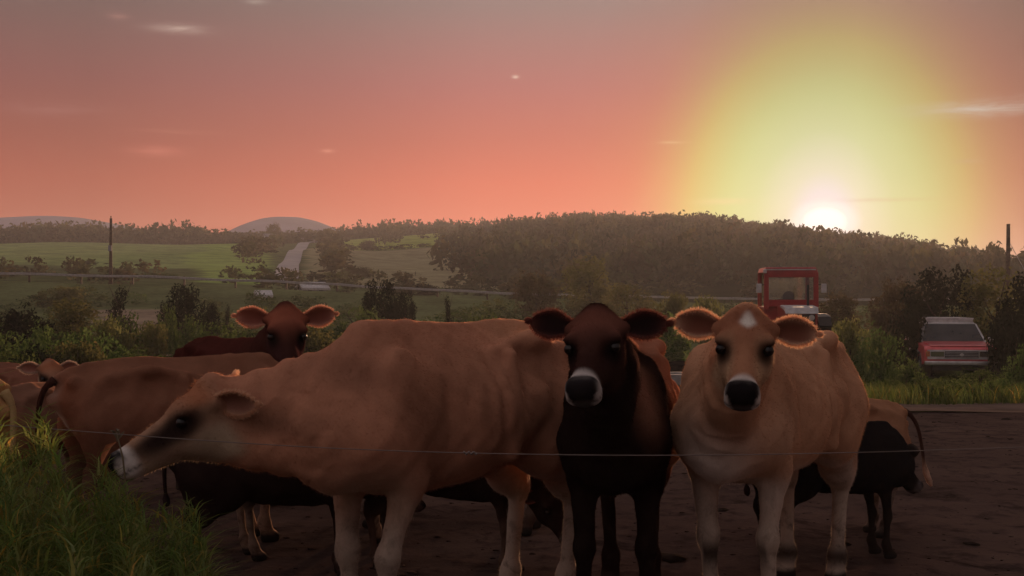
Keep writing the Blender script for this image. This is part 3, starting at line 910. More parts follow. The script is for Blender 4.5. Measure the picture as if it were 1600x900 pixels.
class Vol:
    def __init__(s, lo, hi, h):
        s.lo = np.array(lo, np.float32); s.h = h
        s.n = np.ceil((np.array(hi) - np.array(lo)) / h).astype(int) + 1
        s.D = np.full(s.n, .5, np.float32)
    def win(s, lo, hi):
        i0 = np.clip(((np.array(lo) - s.lo) / s.h).astype(int) - 1, 0, s.n - 1)
        i1 = np.clip(((np.array(hi) - s.lo) / s.h).astype(int) + 2, 1, s.n)
        sl = tuple(slice(a, b) for a, b in zip(i0, i1))
        g = [s.lo[k] + s.h * np.arange(i0[k], i1[k], dtype=np.float32) for k in range(3)]
        return sl, g[0][:, None, None], g[1][None, :, None], g[2][None, None, :]
    def merge(s, sl, d, k, sub=False):
        d = d.astype(np.float32)
        s.D[sl] = smax(s.D[sl], -d, k) if sub else smin(s.D[sl], d, k)
    def cone(s, a, b, ra, rb, k=.04, sub=False):
        a = np.array(a, float); b = np.array(b, float); m = max(ra, rb) + k + .02
        sl, X, Y, Z = s.win(np.minimum(a, b) - m, np.maximum(a, b) + m)
        ab = b - a; L = float(ab @ ab) + 1e-9
        t = np.clip(((X - a[0]) * ab[0] + (Y - a[1]) * ab[1] + (Z - a[2]) * ab[2]) / L, 0, 1)
        d = np.sqrt((X - a[0] - t * ab[0]) ** 2 + (Y - a[1] - t * ab[1]) ** 2 + (Z - a[2] - t * ab[2]) ** 2) - (ra + (rb - ra) * t)
        s.merge(sl, d, k, sub)
    def ell(s, c, r, k=.05, axes=None, sub=False):
        c = np.array(c, float); r = np.array(r, float); m = r.max() + k + .02
        sl, X, Y, Z = s.win(c - m, c + m)
        x, y, z = X - c[0], Y - c[1], Z - c[2]
        if axes is not None:
            A = np.asarray(axes, float)
            x, y, z = (A[i, 0] * x + A[i, 1] * y + A[i, 2] * z for i in range(3))
        k0 = np.sqrt((x / r[0]) ** 2 + (y / r[1]) ** 2 + (z / r[2]) ** 2)
        k1 = np.sqrt((x / r[0] ** 2) ** 2 + (y / r[1] ** 2) ** 2 + (z / r[2] ** 2) ** 2) + 1e-6
        s.merge(sl, k0 * (k0 - 1) / k1, k, sub)

def surface_nets(D, lo, h):
    S_ = D < 0
    nx, ny, nz = D.shape
    cnt = np.zeros((nx - 1, ny - 1, nz - 1), np.int8)
    for i in (0, 1):
        for j in (0, 1):
            for k in (0, 1):
                cnt += S_[i:nx - 1 + i, j:ny - 1 + j, k:nz - 1 + k]
    act = np.argwhere((cnt > 0) & (cnt < 8))
    idx = -np.ones(cnt.shape, np.int64); idx[tuple(act.T)] = np.arange(len(act))
    corners = np.array([(i, j, k) for i in (0, 1) for j in (0, 1) for k in (0, 1)])
    vals = np.stack([D[act[:, 0] + c[0], act[:, 1] + c[1], act[:, 2] + c[2]] for c in corners], 1)
    acc = np.zeros((len(act), 3)); w = np.zeros(len(act))
    for a in range(8):
        for b in range(a + 1, 8):
            if np.abs(corners[a] - corners[b]).sum() != 1: continue
            va, vb = vals[:, a], vals[:, b]
            m = (va < 0) != (vb < 0)
            t = np.where(m, va / np.where(va == vb, 1, va - vb), 0)
            acc += np.where(m[:, None], corners[a] + t[:, None] * (corners[b] - corners[a]), 0); w += m
    V = (act + acc / w[:, None]) * h + lo
    Fs = []
    for ax in range(3):
        a, b = [(1, 2), (2, 0), (0, 1)][ax]
        s0 = [slice(None)] * 3; s1 = [slice(None)] * 3
        s0[ax] = slice(0, -1); s1[ax] = slice(1, None)
        A, B = S_[tuple(s0)], S_[tuple(s1)]
        e = np.argwhere(A != B)
        ok = (e[:, a] > 0) & (e[:, b] > 0) & (e[:, a] < D.shape[a] - 1) & (e[:, b] < D.shape[b] - 1)
        e = e[ok]; inside = A[tuple(e.T)]
        def g(da, db):
            q = e.copy(); q[:, a] -= da; q[:, b] -= db
            return idx[tuple(q.T)]
        q = np.stack([g(1, 1), g(0, 1), g(0, 0), g(1, 0)], 1)
        q[~inside] = q[~inside][:, ::-1]
        Fs.append(q)
    F = np.concatenate(Fs)
    F = F[(F >= 0).all(1)]
    return V, F

def relax(V, F, it=2, lam=.5):
    E = np.concatenate([F[:, [0, 1]], F[:, [1, 2]], F[:, [2, 3]], F[:, [3, 0]]])
    E = np.concatenate([E, E[:, ::-1]])
    n = len(V); cnt = np.bincount(E[:, 0], minlength=n)[:, None]
    for _ in range(it):
        A = np.stack([np.bincount(E[:, 0], V[E[:, 1], k], n) for k in range(3)], 1) / np.maximum(cnt, 1)
        V = V + lam * (A - V)
    return V

def vnormals(V, F):
    N = np.zeros_like(V)
    n = np.cross(V[F[:, 2]] - V[F[:, 0]], V[F[:, 3]] - V[F[:, 1]])
    for k in range(4):
        for c in range(3): N[:, c] += np.bincount(F[:, k], n[:, c], len(V))
    return N / (np.linalg.norm(N, axis=1)[:, None] + 1e-12), np.linalg.norm(n, axis=1) * .5

ss = lambda x, a, b: np.clip((x - a) / (b - a), 0, 1) ** 2 * (3 - 2 * np.clip((x - a) / (b - a), 0, 1))

TORSO = np.array([  # x, top, bottom, half width
 [-.80, 1.00, .92, .03], [-.77, 1.08, .87, .09], [-.72, 1.12, .79, .14], [-.62, 1.165, .71, .185], [-.48, 1.195, .675, .215], [-.30, 1.205, .645, .235],
 [-.10, 1.195, .60, .268], [.10, 1.19, .575, .272], [.30, 1.195, .57, .245], [.46, 1.20, .585, .205], [.58, 1.175, .61, .175], [.68, 1.11, .66, .145], [.76, 1.02, .71, .11],
 [.81, .95, .77, .065], [.83, .88, .83, .02]])

def ear_geo(base, d, n, L, W, cup=.55):
    """paddle-shaped ear: base point, direction d, opening normal n; returns V,F,edge list,t"""
    d = d / np.linalg.norm(d); n = n - d * (n @ d); n /= np.linalg.norm(n); s = np.cross(n, d)
    nt_, ns = 15, 11
    rows = []
    for side in (1, -1):
        g = []
        for i in range(nt_):
            t = i / (nt_ - 1)
            w = W * (.30 + .70 * math.sin(min(1, t / .58) * math.pi / 2) ** 1.3) * (1 - max(0, (t - .50) / .50) ** 1.8) ** .62 if t < 1 else .004
            w = max(w, .004)
            for j in range(ns):
                q = -1 + 2 * j / (ns - 1)
                cv = cup * (1.5 - .9 * t)
                edge = (1 - abs(q) ** 4) * (1 - t ** 6)
                off = w * cv * (q * q - .35) + side * .0055 * edge
                p = base + d * (L * t * (1 - .05 * q * q)) + s * (q * w * (1 - .12 * cv)) + n * off - n * .02 * math.sin(t * 2.2)
                g.append(p)
        rows.append(np.array(g))
    V = np.concatenate(rows); F = []
    m = nt_ * ns
    for i in range(nt_ - 1):
        for j in range(ns - 1):
            a = i * ns + j
            F.append((a, a + 1, a + ns + 1, a + ns)); F.append((m + a, m + a + ns, m + a + ns + 1, m + a + 1))
    rim = []
    for i in range(nt_): rim.append((i * ns, m + i * ns))
    for j in range(1, ns): rim.append(((nt_ - 1) * ns + j, m + (nt_ - 1) * ns + j))
    for i in range(nt_ - 2, -1, -1): rim.append((i * ns + ns - 1, m + i * ns + ns - 1))
    for (a, b), (c, e) in zip(rim[:-1], rim[1:]): F.append((a, b, e, c))
    inner = np.r_[np.ones(m), np.zeros(m)]
    tt = np.tile(np.repeat(np.linspace(0, 1, nt_), ns), 2); qq = np.tile(np.tile(np.linspace(-1, 1, ns), nt_), 2)
    return V, np.array(F), inner, tt, qq, s, n

def make_cow(name, label, cat, origin, heading, poll, muzzle, pal, S=1.0, wide=1.0, res=.012, hs=1.0, feet=None, ears=None,
             tail=None, udder=0, hair=0, roll=0.0, leg=1.0, ear_L=.21, ear_W=.060, neck_k=1.0, group='the herd of cattle behind the wire', ribs=1.0):
    th = math.atan2(heading[1], heading[0]); c, s_ = math.cos(th), math.sin(th)
    def loc(p): 
        x, y = p[0] - origin[0], p[1] - origin[1]
        return np.array([x * c + y * s_, -x * s_ + y * c, p[2]])
    pl, mz = loc(poll), loc(muzzle)
    f = mz - pl; f /= np.linalg.norm(f)
    l = np.cross([0, 0, 1.0], f); l /= np.linalg.norm(l)
    u = np.cross(f, l)
    f, u = f * math.cos(.185) + u * math.sin(.185), u * math.cos(.185) - f * math.sin(.185)
    if roll:
        l, u = l * math.cos(roll) + u * math.sin(roll), u * math.cos(roll) - l * math.sin(roll)
    HS = hs * S if hs < 5 else hs
    hp = lambda a, b, cc: pl + (f * a + u * b + l * cc) * HS
    AX = np.stack([f, u, l])
    k_ = S
    pts_lo = np.minimum(np.array([-.86 * S, -.36 * S * wide, -.02]), np.minimum(pl, mz) - .22 * HS)
    pts_hi = np.maximum(np.array([.88 * S, .36 * S * wide, 1.30 * S]), np.maximum(pl, mz) + .22 * HS)
    vol = Vol(pts_lo, pts_hi, res)
    # torso
    sl, X, Y, Z = vol.win((-.84 * S, -.36 * S * wide, .42 * S), (.86 * S, .36 * S * wide, 1.28 * S))
    xs = X / S
    xf = np.linspace(-.84, .86, 171); tb = [np.interp(xf, TORSO[:, 0], TORSO[:, i]) for i in (1, 2, 3)]
    for _ in range(14):
        for q in tb: q[1:-1] = (q[:-2] + 2 * q[1:-1] + q[2:]) / 4
    top, bot, w = (np.interp(xs, xf, q).astype(np.float32) * S for q in tb)
    w = w * wide
    zc, a = (top + bot) / 2, (top - bot) / 2
    v = (Z - zc) / a
    we = w * np.clip(1.02 - .27 * v - .33 * np.maximum(v, 0) ** 2 - .10 * np.maximum(-v - .3, 0), .3, 1.3)
    ay = np.abs(Y)
    rr = ((ay / we) ** 2.1 + np.abs(v) ** 2.1 + 1e-9) ** (1 / 2.1)
    d = (rr - 1) * np.minimum(a, w)
    rib = .0085 * ribs * np.cos(X / S * 2 * math.pi / .088 + v * 1.5 + .8 * np.sin(X / S * 9)) * (.55 + .45 * np.sin(X / S * 23 + 1)) * ss(xs, -.14, -.02) * (1 - ss(xs, .28, .40)) * ss(v, -.55, -.1) * (1 - ss(v, .45, .8))
    d = d - rib * S + np.maximum(np.abs(xs) - .84, 0)
    vol.merge(sl, np.broadcast_to(d, vol.D[sl].shape), .02)
    P = lambda x, y, z: (x * S, y * S * wide, z * S)
    r3 = lambda *q: tuple(t * S for t in q)
    vol.cone(P(-.62, 0, 1.16), P(.30, 0, 1.17), .022 * S, .022 * S, .035 * S)             # spine
    vol.cone(P(.30, 0, 1.165), P(.54, 0, 1.155), .03 * S, .04 * S, .06 * S)
    vol.cone(P(-.70, 0, 1.10), P(-.78, 0, 1.09), .05 * S, .03 * S, .06 * S)               # tail head
    ft = {'fl': (0, 0), 'fr': (0, 0), 'hl': (0, 0), 'hr': (0, 0)}
    if feet: ft.update(feet)
    for sg_ in (1, -1):
        vol.ell(P(.50, .152 * sg_, .90), r3(.125, .072, .22), .07 * S)                         # shoulder blade
        vol.ell(P(.63, .135 * sg_, .80), r3(.11, .075, .12), .08 * S)                         # point of shoulder
        vol.ell(P(-.31, .165 * sg_, 1.122), r3(.10, .040, .030), .10 * S)                     # hook bone
        vol.ell(P(-.72, .095 * sg_, 1.065), r3(.05, .042, .045), .05 * S)                     # pin bone
        vol.ell(P(-.14, .335 * sg_, 1.045), r3(.10, .09, .085), .10 * S, sub=True)
        vol.ell(P(.30, .312 * sg_, .86), r3(.045, .07, .22), .10 * S, sub=True)               # hollow behind the shoulder            # paralumbar hollow
        vol.ell(P(-.52, .165 * sg_, .86), r3(.185, .088, .25), .10 * S)                       # thigh
        vol.cone(P(-.29, .165 * sg_, 1.13), P(-.04, .165 * sg_, 1.10), .020 * S, .016 * S, .06 * S)   # loin shelf
        vol.ell(P(-.52, .262 * sg_, 1.055), r3(.12, .075, .07), .08 * S, sub=True)                 # hollow between hook and pin
        vol.cone(P(-.33, .20 * sg_, .70), P(-.24, .245 * sg_, .92), .035 * S, .02 * S, .08 * S)    # flank fold
        vol.cone(P(-.02, .265 * sg_, .70), P(-.08, .215 * sg_, 1.07), .02 * S, .02 * S, .07 * S)    # last rib
        # hind leg
        ox, oy = ft['hl' if sg_ > 0 else 'hr']
        y0 = .165 * sg_
        stf = P(-.36, y0, .69); hock = P(-.63 + ox * .6, .145 * sg_ + oy * .6, .465 * leg); fet = P(-.585 + ox, .14 * sg_ + oy, .13); hf = P(-.545 + ox, .14 * sg_ + oy, .035)
        vol.cone(P(-.46, y0, .80), stf, .13 * S, .095 * S, .10 * S)
        vol.cone(stf, (np.array(stf) * .35 + np.array(hock) * .65), .10 * S, .064 * S, .08 * S)
        vol.cone(P(-.62, y0, .80), (np.array(stf) * .2 + np.array(hock) * .8), .09 * S, .05 * S, .08 * S)
        vol.cone((np.array(stf) * .35 + np.array(hock) * .65), hock, .060 * S, .046 * S, .05 * S)
        hk = np.array(hock)
        vol.cone(hk + np.array([-.035, 0, .075]) * S, hk + np.array([-.022, 0, .01]) * S, .024 * S, .034 * S, .04 * S)
        vol.cone(hk, fet, .038 * S, .029 * S, .025 * S)
        vol.ell(fet, r3(.042, .04, .045), .03 * S)
        vol.cone(fet, hf, .035 * S, .048 * S, .03 * S)
        vol.cone(np.array(hf) + np.array([.035, 0, -.005]) * S, np.array(hf) + np.array([-.02, 0, -.01]) * S, .042 * S, .04 * S, .02 * S)
        # fore leg
        ox, oy = ft['fl' if sg_ > 0 else 'fr']
        elb = P(.45, .15 * sg_, .64); kn = P(.50 + ox * .65, .125 * sg_ + oy * .6, .375 * leg); fet = P(.485 + ox, .12 * sg_ + oy, .13); hf = P(.52 + ox, .12 * sg_ + oy, .035)
        vol.cone(P(.58, .155 * sg_, .80), elb, .078 * S, .060 * S, .06 * S)
        vol.cone(elb, kn, .054 * S, .036 * S, .04 * S)
        vol.ell(kn, r3(.043, .042, .055), .025 * S)
        vol.cone(kn, fet, .034 * S, .029 * S, .025 * S)
        vol.ell(fet, r3(.042, .04, .045), .03 * S)
        vol.cone(fet, hf, .035 * S, .048 * S, .03 * S)
        vol.cone(np.array(hf) + np.array([.035, 0, -.005]) * S, np.array(hf) + np.array([-.02, 0, -.01]) * S, .042 * S, .04 * S, .02 * S)
    vol.ell(P(.69, 0, .745), r3(.11, .095, .12), .10 * S)                                       # brisket
    if udder:
        vol.ell(P(-.40, 0, .60), r3(.16 * udder, .14 * udder, .13 * udder), .06 * S)
        for q in ((-.33, .07), (-.33, -.07), (-.46, .06), (-.46, -.06)):
            vol.cone(P(q[0], q[1], .50), P(q[0], q[1], .43), .022 * S, .013 * S, .02 * S)
    # neck
    nk = neck_k
    crest0 = np.array(P(.50, 0, 1.075)); thr0 = np.array(P(.68, 0, .84)); mid0 = np.array(P(.60, 0, .97))
    c1, t1, m1 = hp(-.005, -.055, 0), hp(.13, -.185, 0), hp(.05, -.115, 0)
    for A, B, ra, rb in ((crest0, c1, .085 * S, .055 * HS), (thr0, t1, .10 * S, .055 * HS), (mid0, m1, .115 * S, .078 * HS)):
        Mi = A * .5 + B * .5 - np.array([0, 0, .02 * S])
        vol.cone(A, Mi, ra * nk, (ra + rb) * .46, .10 * S); vol.cone(Mi, B, (ra + rb) * .46, rb, .10 * S)
    vol.cone(P(.74, 0, .73), hp(.11, -.20, 0), .04 * S, .02 * HS, .10 * S)                  # dewlap
    # head
    H_ = HS
    vol.ell(hp(.085, -.068, 0), np.array([.110, .075, .090]) * H_, .05 * H_, AX)                # cranium
    vol.ell(hp(.005, -.002, 0), np.array([.052, .040, .048]) * H_, .04 * H_, AX)                # poll
    vol.ell(hp(.13, -.048, 0), np.array([.06, .046, .092]) * H_, .04 * H_, AX)                   # brow
    vol.cone(hp(.15, -.080, 0), hp(.37, -.084, 0), .070 * H_, .047 * H_, .04 * H_)             # face
    vol.cone(hp(.10, -.150, 0), hp(.35, -.130, 0), .078 * H_, .044 * H_, .05 * H_)             # jaw
    vol.ell(hp(.420, -.090, 0), np.array([.046, .044, .060]) * H_, .03 * H_, AX)
    vol.ell(hp(.445, -.080, 0), np.array([.024, .032, .052]) * H_, .02 * H_, AX)                # muzzle
    vol.ell(hp(.405, -.137, 0), np.array([.05, .030, .056]) * H_, .03 * H_, AX)                  # lower lip and chin
    for q in (1, -1):
        vol.ell(hp(.428, -.074, .032 * q), np.array([.040, .029, .028]) * H_, .02 * H_, AX)    # nostril wings
        vol.ell(hp(.412, -.120, .044 * q), np.array([.046, .027, .024]) * H_, .02 * H_, AX)    # upper lip
        vol.ell(hp(.12, -.135, .05 * q), np.array([.09, .075, .045]) * H_, .05 * H_, AX)        # cheek
        vol.ell(hp(.152, -.038, .090 * q), np.array([.042, .022, .024]) * H_, .022 * H_, AX)     # orbit
        vol.ell(hp(.24, -.055, .085 * q), np.array([.05, .03, .028]) * H_, .05 * H_, AX, sub=True)  # hollow below the eye
        vol.ell(hp(.172, -.062, .104 * q), np.array([.022, .017, .017]) * H_, .015 * H_, AX, sub=True)  # socket
        vol.ell(hp(.474, -.070, .036 * q), np.array([.016, .014, .013]) * H_, .012 * H_, AX, sub=True)  # nostril
        vol.cone(hp(.03, -.045, .06 * q), hp(.03, -.055, .105 * q), .04 * H_, .028 * H_, .04 * H_)  # ear root
    # mouth line
    vol.cone(hp(.475, -.120, 0), hp(.40, -.118, .075), .006 * H_, .005 * H_, .01 * H_, sub=True)
    vol.cone(hp(.475, -.120, 0), hp(.40, -.118, -.075), .006 * H_, .005 * H_, .01 * H_, sub=True)
    # flat soles
    vol.D[:] = np.maximum(vol.D, -(vol.lo[2] + res * np.arange(vol.n[2], dtype=np.float32))[None, None, :])
    V, F = surface_nets(vol.D, vol.lo.astype(float), res)
    V = relax(V, F, 3 if res > .011 else 4, .45)
    # muscle, skin folds and small unevenness
    N_, _a = vnormals(V, F)
    q = V / S
    sn = lambda a, b, c_, d_: np.sin(q[:, 0] * a + 1.7 * np.sin(q[:, 2] * b) + d_) * np.sin(q[:, 2] * c_ + 1.3 * np.sin(q[:, 1] * a * .7) + d_ * 2) 
    dsp = .0032 * sn(31, 9, 23, .4) + .0022 * sn(57, 17, 49, 1.9) + .0035 * sn(13, 5, 15, 2.7)
    ax_ = m1 - mid0; Ln = np.linalg.norm(ax_); tt_ = (V - mid0) @ ax_ / Ln ** 2
    onneck = ss(tt_, .12, .3) * (1 - ss(tt_, .75, .95)) * (np.linalg.norm(V - mid0 - np.clip(tt_, 0, 1)[:, None] * ax_, axis=1) < .3 * S)
    dsp = dsp + onneck * .0045 * np.sin(tt_ * Ln / S * 78 + 3 * np.sin(q[:, 2] * 7) + 2 * np.sin(q[:, 0] * 11)) * (np.sin(q[:, 2] * 19 + q[:, 0] * 8) > -.3)
    hq_ = (V - pl) / HS; onhead = (hq_ @ f > .0) & (np.abs(hq_ @ l) < .18) & (np.abs(hq_ @ u + .1) < .2)
    dsp = np.where(onhead, dsp * .15, dsp)
    dsp = dsp * ss(V[:, 2] / S, .2, .6)
    V = V + N_ * (dsp * S)[:, None]
    V[:, 2] = np.maximum(V[:, 2], 0)
    # colour markings
    hd = (V - pl) / HS; hf_, hu, hl = hd @ f, hd @ u, hd @ l
    C = coat(V / S, hf_, hu, hl, pal)
    nb = len(V)
    Vs, Fs, Cs = [V], [F], [C]
    off = nb
    ear_info = []
    for q in (1, -1):
        e = (ears or {}).get(q, {})
        dv = np.array(e.get('d', (-.10, .02, 1.0)), float); nv = np.array(e.get('n', (.75, .65, 0)), float)
        d_ = f * dv[0] + u * dv[1] + l * dv[2] * q; n_ = f * nv[0] + u * nv[1] + l * nv[2] * q
        b = hp(.035, -.05, .075 * q)
        ev, ef, inn, tt, qq, es, en = ear_geo(b, d_, n_, ear_L * HS, ear_W * HS)
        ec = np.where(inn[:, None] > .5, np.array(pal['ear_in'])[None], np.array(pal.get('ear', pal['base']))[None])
        rim_glow = np.clip(np.maximum(np.abs(qq) ** 6, tt ** 9), 0, 1)[:, None]
        ec = ec * (1 - rim_glow) + np.array(pal['rim'])[None] * rim_glow  # backlit glow painted into the ear edges as lighter colour
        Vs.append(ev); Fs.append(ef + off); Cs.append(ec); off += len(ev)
        ear_info.append((ev, qq, tt, es, d_ / np.linalg.norm(d_), en, b))
    # tail
    if tail is None:
        tail = [(-.80, 0, 1.08), (-.87, 0, .98), (-.875, .01, .80), (-.86, .02, .62), (-.855, .03, .46)]
    tp = np.array(tail, float) * S
    ts = np.linspace(0, 1, 17); ti = np.linspace(0, 1, len(tp))
    pts = np.stack([np.interp(ts, ti, tp[:, k]) for k in range(3)], 1)
    for _ in range(3): pts[1:-1] = (pts[:-2] + 2 * pts[1:-1] + pts[2:]) / 4
    sw = ss(ts, .70, .82) * (1 - ss(ts, .93, 1.02))
    rad = (np.interp(ts, [0, .2, .7, 1], [.030, .019, .013, .008]) + .018 * sw) * S
    tv, tf = tube_np(pts, rad, 8)
    tc_ = np.array(pal['base'])[None] * (1 - ss(ts, .55, .8))[:, None] + np.array(pal['switch'])[None] * ss(ts, .55, .8)[:, None]
    if 'tail' in pal: tc_ = np.array(pal['tail'])[None] * (1 - ss(ts, .62, .85))[:, None] + np.array(pal['switch'])[None] * ss(ts, .62, .85)[:, None]
    tc_ = np.r_[np.repeat(tc_, 8, 0), tc_[:1], tc_[-1:]]
    Vs.append(tv); Fs.append(tf + off); Cs.append(tc_); off += len(tv)
    Va = np.concatenate(Vs); Fa = np.concatenate(Fs); Ca = np.concatenate(Cs)
    tri = Fa[:, 2] == Fa[:, 3]
    root = empty(name, (origin[0], origin[1], 0), th)
    tag(root, label, cat, group)
    obj('body', np_mesh(name + '_body', Va, Fa[~tri], Fa[tri][:, :3], colors=Ca), M['hide'], root)
    # eyes
    for q in (1, -1):
        bm = bmesh.new()
        bmesh.ops.create_uvsphere(bm, u_segments=16, v_segments=10, radius=.021 * HS)
        me = bm_mesh('eye', bm, True)
        o = obj('eye', me, M['eye'], root)
        o.location = hp(.172, -.061, .087 * q)
    # coat hair: short strands that catch the low sun
    if hair:
        N, A = vnormals(V, F)
        r = np.random.default_rng(len(V))
        fi = r.choice(len(F), hair, p=A / A.sum())
        b2 = r.dirichlet((1, 1, 1, 1), hair)
        p = (V[F[fi]] * b2[:, :, None]).sum(1); nn = (N[F[fi]] * b2[:, :, None]).sum(1); cc = (C[F[fi]] * b2[:, :, None]).sum(1)
        flow = np.array([-.55, 0, -.75])[None] * np.ones((hair, 1))
        hq = (p - pl) / HS; onh = (hq @ f > 0) & (np.abs(hq @ l) < .2) & (hq @ f < .5) & (np.abs(hq @ u) < .3)
        flow[onh] = f * .6
        dirs = nn * .62 + flow * .8 + r.normal(size=p.shape) * .2; dirs /= np.linalg.norm(dirs, axis=1)[:, None]
        ln = r.uniform(.006, .012, hair) * S
        pollm = np.exp(-((hq @ f + .0) ** 2 + (hq @ l) ** 2) / .004) * (hq @ u > -.05)
        ln = ln + .022 * pollm * r.uniform(.4, 1, hair)
        ln[(hq @ f > .38) & (np.abs(hq @ l) < .1) & (np.abs(hq @ u) < .25)] *= .3
        roots, dr, lens, cl = [p], [dirs], [ln], [cc]
        for (ev, qq, tt, es, ed, en, b) in ear_info:
            m = len(ev) // 2
            edge = np.where((np.abs(qq[:m]) > .97) | (tt[:m] > .97))[0]
            k = 4200
            pick = r.choice(edge, k)
            pp = ev[pick] + r.normal(size=(k, 3)) * .004
            ctr = b + ed * np.clip((pp - b) @ ed, 0, ear_L * HS * .72)[:, None]
            dv = pp - ctr; dv /= np.linalg.norm(dv, axis=1)[:, None] + 1e-6
            dv = dv + ed * .35 + r.normal(size=pp.shape) * .3; dv /= np.linalg.norm(dv, axis=1)[:, None]
            roots.append(pp); dr.append(dv); lens.append(r.uniform(.005, .014, k) * HS * pal.get('fringe', .75)); cl.append(np.repeat(np.array(pal['rim'])[None], k, 0))  # ear fringe takes the painted glow colour too
        p, dirs, ln, cc = (np.concatenate(q) for q in (roots, dr, lens, cl))
        side = np.cross(dirs, r.normal(size=p.shape)); side /= np.linalg.norm(side, axis=1)[:, None] + 1e-9
        hw = .0008
        HV = np.stack([p - dirs * .002 - side * hw, p - dirs * .002 + side * hw, p + dirs * ln[:, None]], 1).reshape(-1, 3)
        HC = np.repeat(np.clip(cc * 1.08, 0, .9), 3, 0)
        o = obj('coat_hair', np_mesh('coat_hair', HV, None, np.arange(len(HV)).reshape(-1, 3), smooth=False, colors=HC), M['hair'], root)
        o["kind"] = "stuff"
    return root

def coat(Q, hf, hu, hl, pal):
    """markings by place on the animal (Q in body units, h* in head units)"""
    n = len(Q)
    base = np.array(pal['base']); C = np.repeat(base[None], n, 0).astype(float)
    def mixc(m, col):
        nonlocal C
        m = np.clip(m, 0, 1)[:, None]; C = C * (1 - m) + np.array(col)[None] * m
    x, y, z = Q.T
    wob = .03 * np.sin(x * 17 + y * 23 + z * 11) + .02 * np.sin(x * 41 - z * 37)
    if 'fore' in pal: mixc(ss(x + wob, *pal.get('fore_x', (.05, .35))), pal['fore'])
    mixc((1 - ss(z + wob, .50, .66)) * .85, pal['belly'])
    lower = 1 - ss(z + wob, .34, .58)
    mixc(lower, pal['leg'])
    if 'knee' in pal:
        mixc(np.maximum(np.exp(-((z - .31) / .055) ** 2) * ss(x, .42, .52) * ss(np.sin(y * 40 + x * 9), -.2, .4), np.exp(-((z - .13) / .05) ** 2)) * .9, pal['knee'])
    if 'inleg' in pal: mixc((1 - ss(np.abs(y), .08, .16)) * (1 - ss(z, .5, .7)) , pal['inleg'])
    for (cx, cy, cz, rx, ry, rz_, col, k) in pal.get('patch', []):
        dd = ((x - cx) / rx) ** 2 + ((y - cy) / ry) ** 2 + ((z - cz) / rz_) ** 2
        mixc(k * np.exp(-dd ** 1.5), col)
    mixc(1 - ss(z, .05, .075), (.03, .025, .022))                                   # hooves
    # head
    H = ss(hf, -.03, .05) * (1 - ss(np.abs(hl), .15, .19)) * (1 - ss(hf, .55, .6)) * ss(hu, -.30, -.24)
    mixc(H, pal['face'])
    mixc(H * np.exp(-((hf - .07) / .11) ** 2) * ss(hu, -.07, -.02), pal['forehead'])
    mixc(H * (1 - ss(hu + wob * .3, -.15, -.085)) * ss(hf, 0, .06) * .9, pal['cheek'])
    mixc(H * np.exp(-(((hf - .27) / .09) ** 2)) * ss(np.abs(hl), .025, .06), pal['cheek'] if 'nose_side' not in pal else pal['nose_side'])
    for q in (1, -1):
        dd = ((hf - .185) / pal.get('eye_f', .055)) ** 2 + ((hu + .066) / .056) ** 2 + ((hl - .100 * q) / .062) ** 2
        mixc(H * np.exp(-dd ** 2) * .97, pal['eye'])
    if 'mask' in pal:
        dd = ((hf - .25) / .14) ** 2 + ((hu + .075) / .052) ** 2
        mixc(H * np.exp(-dd ** 2) * ss(np.abs(hl), .02, .05), pal['mask'])
    if 'star' in pal:
        dd = (np.abs(hf - .085) / .044) ** 1.4 + (np.abs(hl - .008) / .030) ** 1.4
        mixc(H * np.exp(-dd ** 3) * ss(hu, -.07, -.03), pal['star'])
    mixc(H * ss(hf + wob * .3, .358, .402), pal['ring'])
    q2 = np.sqrt((hl / np.where(hu > -.085, .062, .050)) ** 4 + ((hu + .078) / np.where(hu > -.078, .040, .048)) ** 4) ** .5
    nose = np.maximum(ss(hf, .398, .415) * (1 - ss(q2, .85, 1.1)), ss(hf, .452, .462) * ss(hu, -.122, -.112))
    mixc(H * nose, pal['nose'])
    lip = ss(hf, .405, .43) * (1 - ss(np.abs(hl), .030, .044)) * (1 - ss(hu, -.120, -.110))
    mixc(H * lip * .92, pal['nose'])
    mixc(H * ss(hf, .35, .38) * np.exp(-((hu + .122) / .006) ** 2) * .8, (.05, .035, .03))
    return np.clip(C, .004, .9)

NOSE = (.012, .010, .011)
RING = (.62, .56, .52)
palA = dict(base=(.43, .200, .122), belly=(.40, .26, .19), leg=(.46, .36, .285), face=(.34, .20, .13), forehead=(.36, .15, .08), cheek=(.44, .33, .23), eye=(.018, .011, .010),
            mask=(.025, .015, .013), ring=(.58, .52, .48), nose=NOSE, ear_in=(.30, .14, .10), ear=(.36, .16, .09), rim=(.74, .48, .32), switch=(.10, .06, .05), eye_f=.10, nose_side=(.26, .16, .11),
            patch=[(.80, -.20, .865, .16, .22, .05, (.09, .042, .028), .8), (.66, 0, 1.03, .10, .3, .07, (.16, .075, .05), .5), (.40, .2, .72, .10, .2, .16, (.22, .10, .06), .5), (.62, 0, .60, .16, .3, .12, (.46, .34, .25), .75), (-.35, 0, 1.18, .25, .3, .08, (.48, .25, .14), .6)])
palB = dict(base=(.30, .125, .075), fore=(.014, .007, .006), fore_x=(-.12, .26), belly=(.022, .011, .009), leg=(.016, .009, .008), face=(.040, .017, .014), forehead=(.15, .058, .040), cheek=(.035, .016, .013), eye=(.008, .005, .005),
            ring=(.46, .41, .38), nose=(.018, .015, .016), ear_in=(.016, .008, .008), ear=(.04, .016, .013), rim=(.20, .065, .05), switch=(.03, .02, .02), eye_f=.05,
            patch=[(.74, .16, 1.02, .12, .10, .17, (.36, .17, .11), .9), (-.1, .3, .62, .3, .2, .12, (.45, .32, .24), .6)])
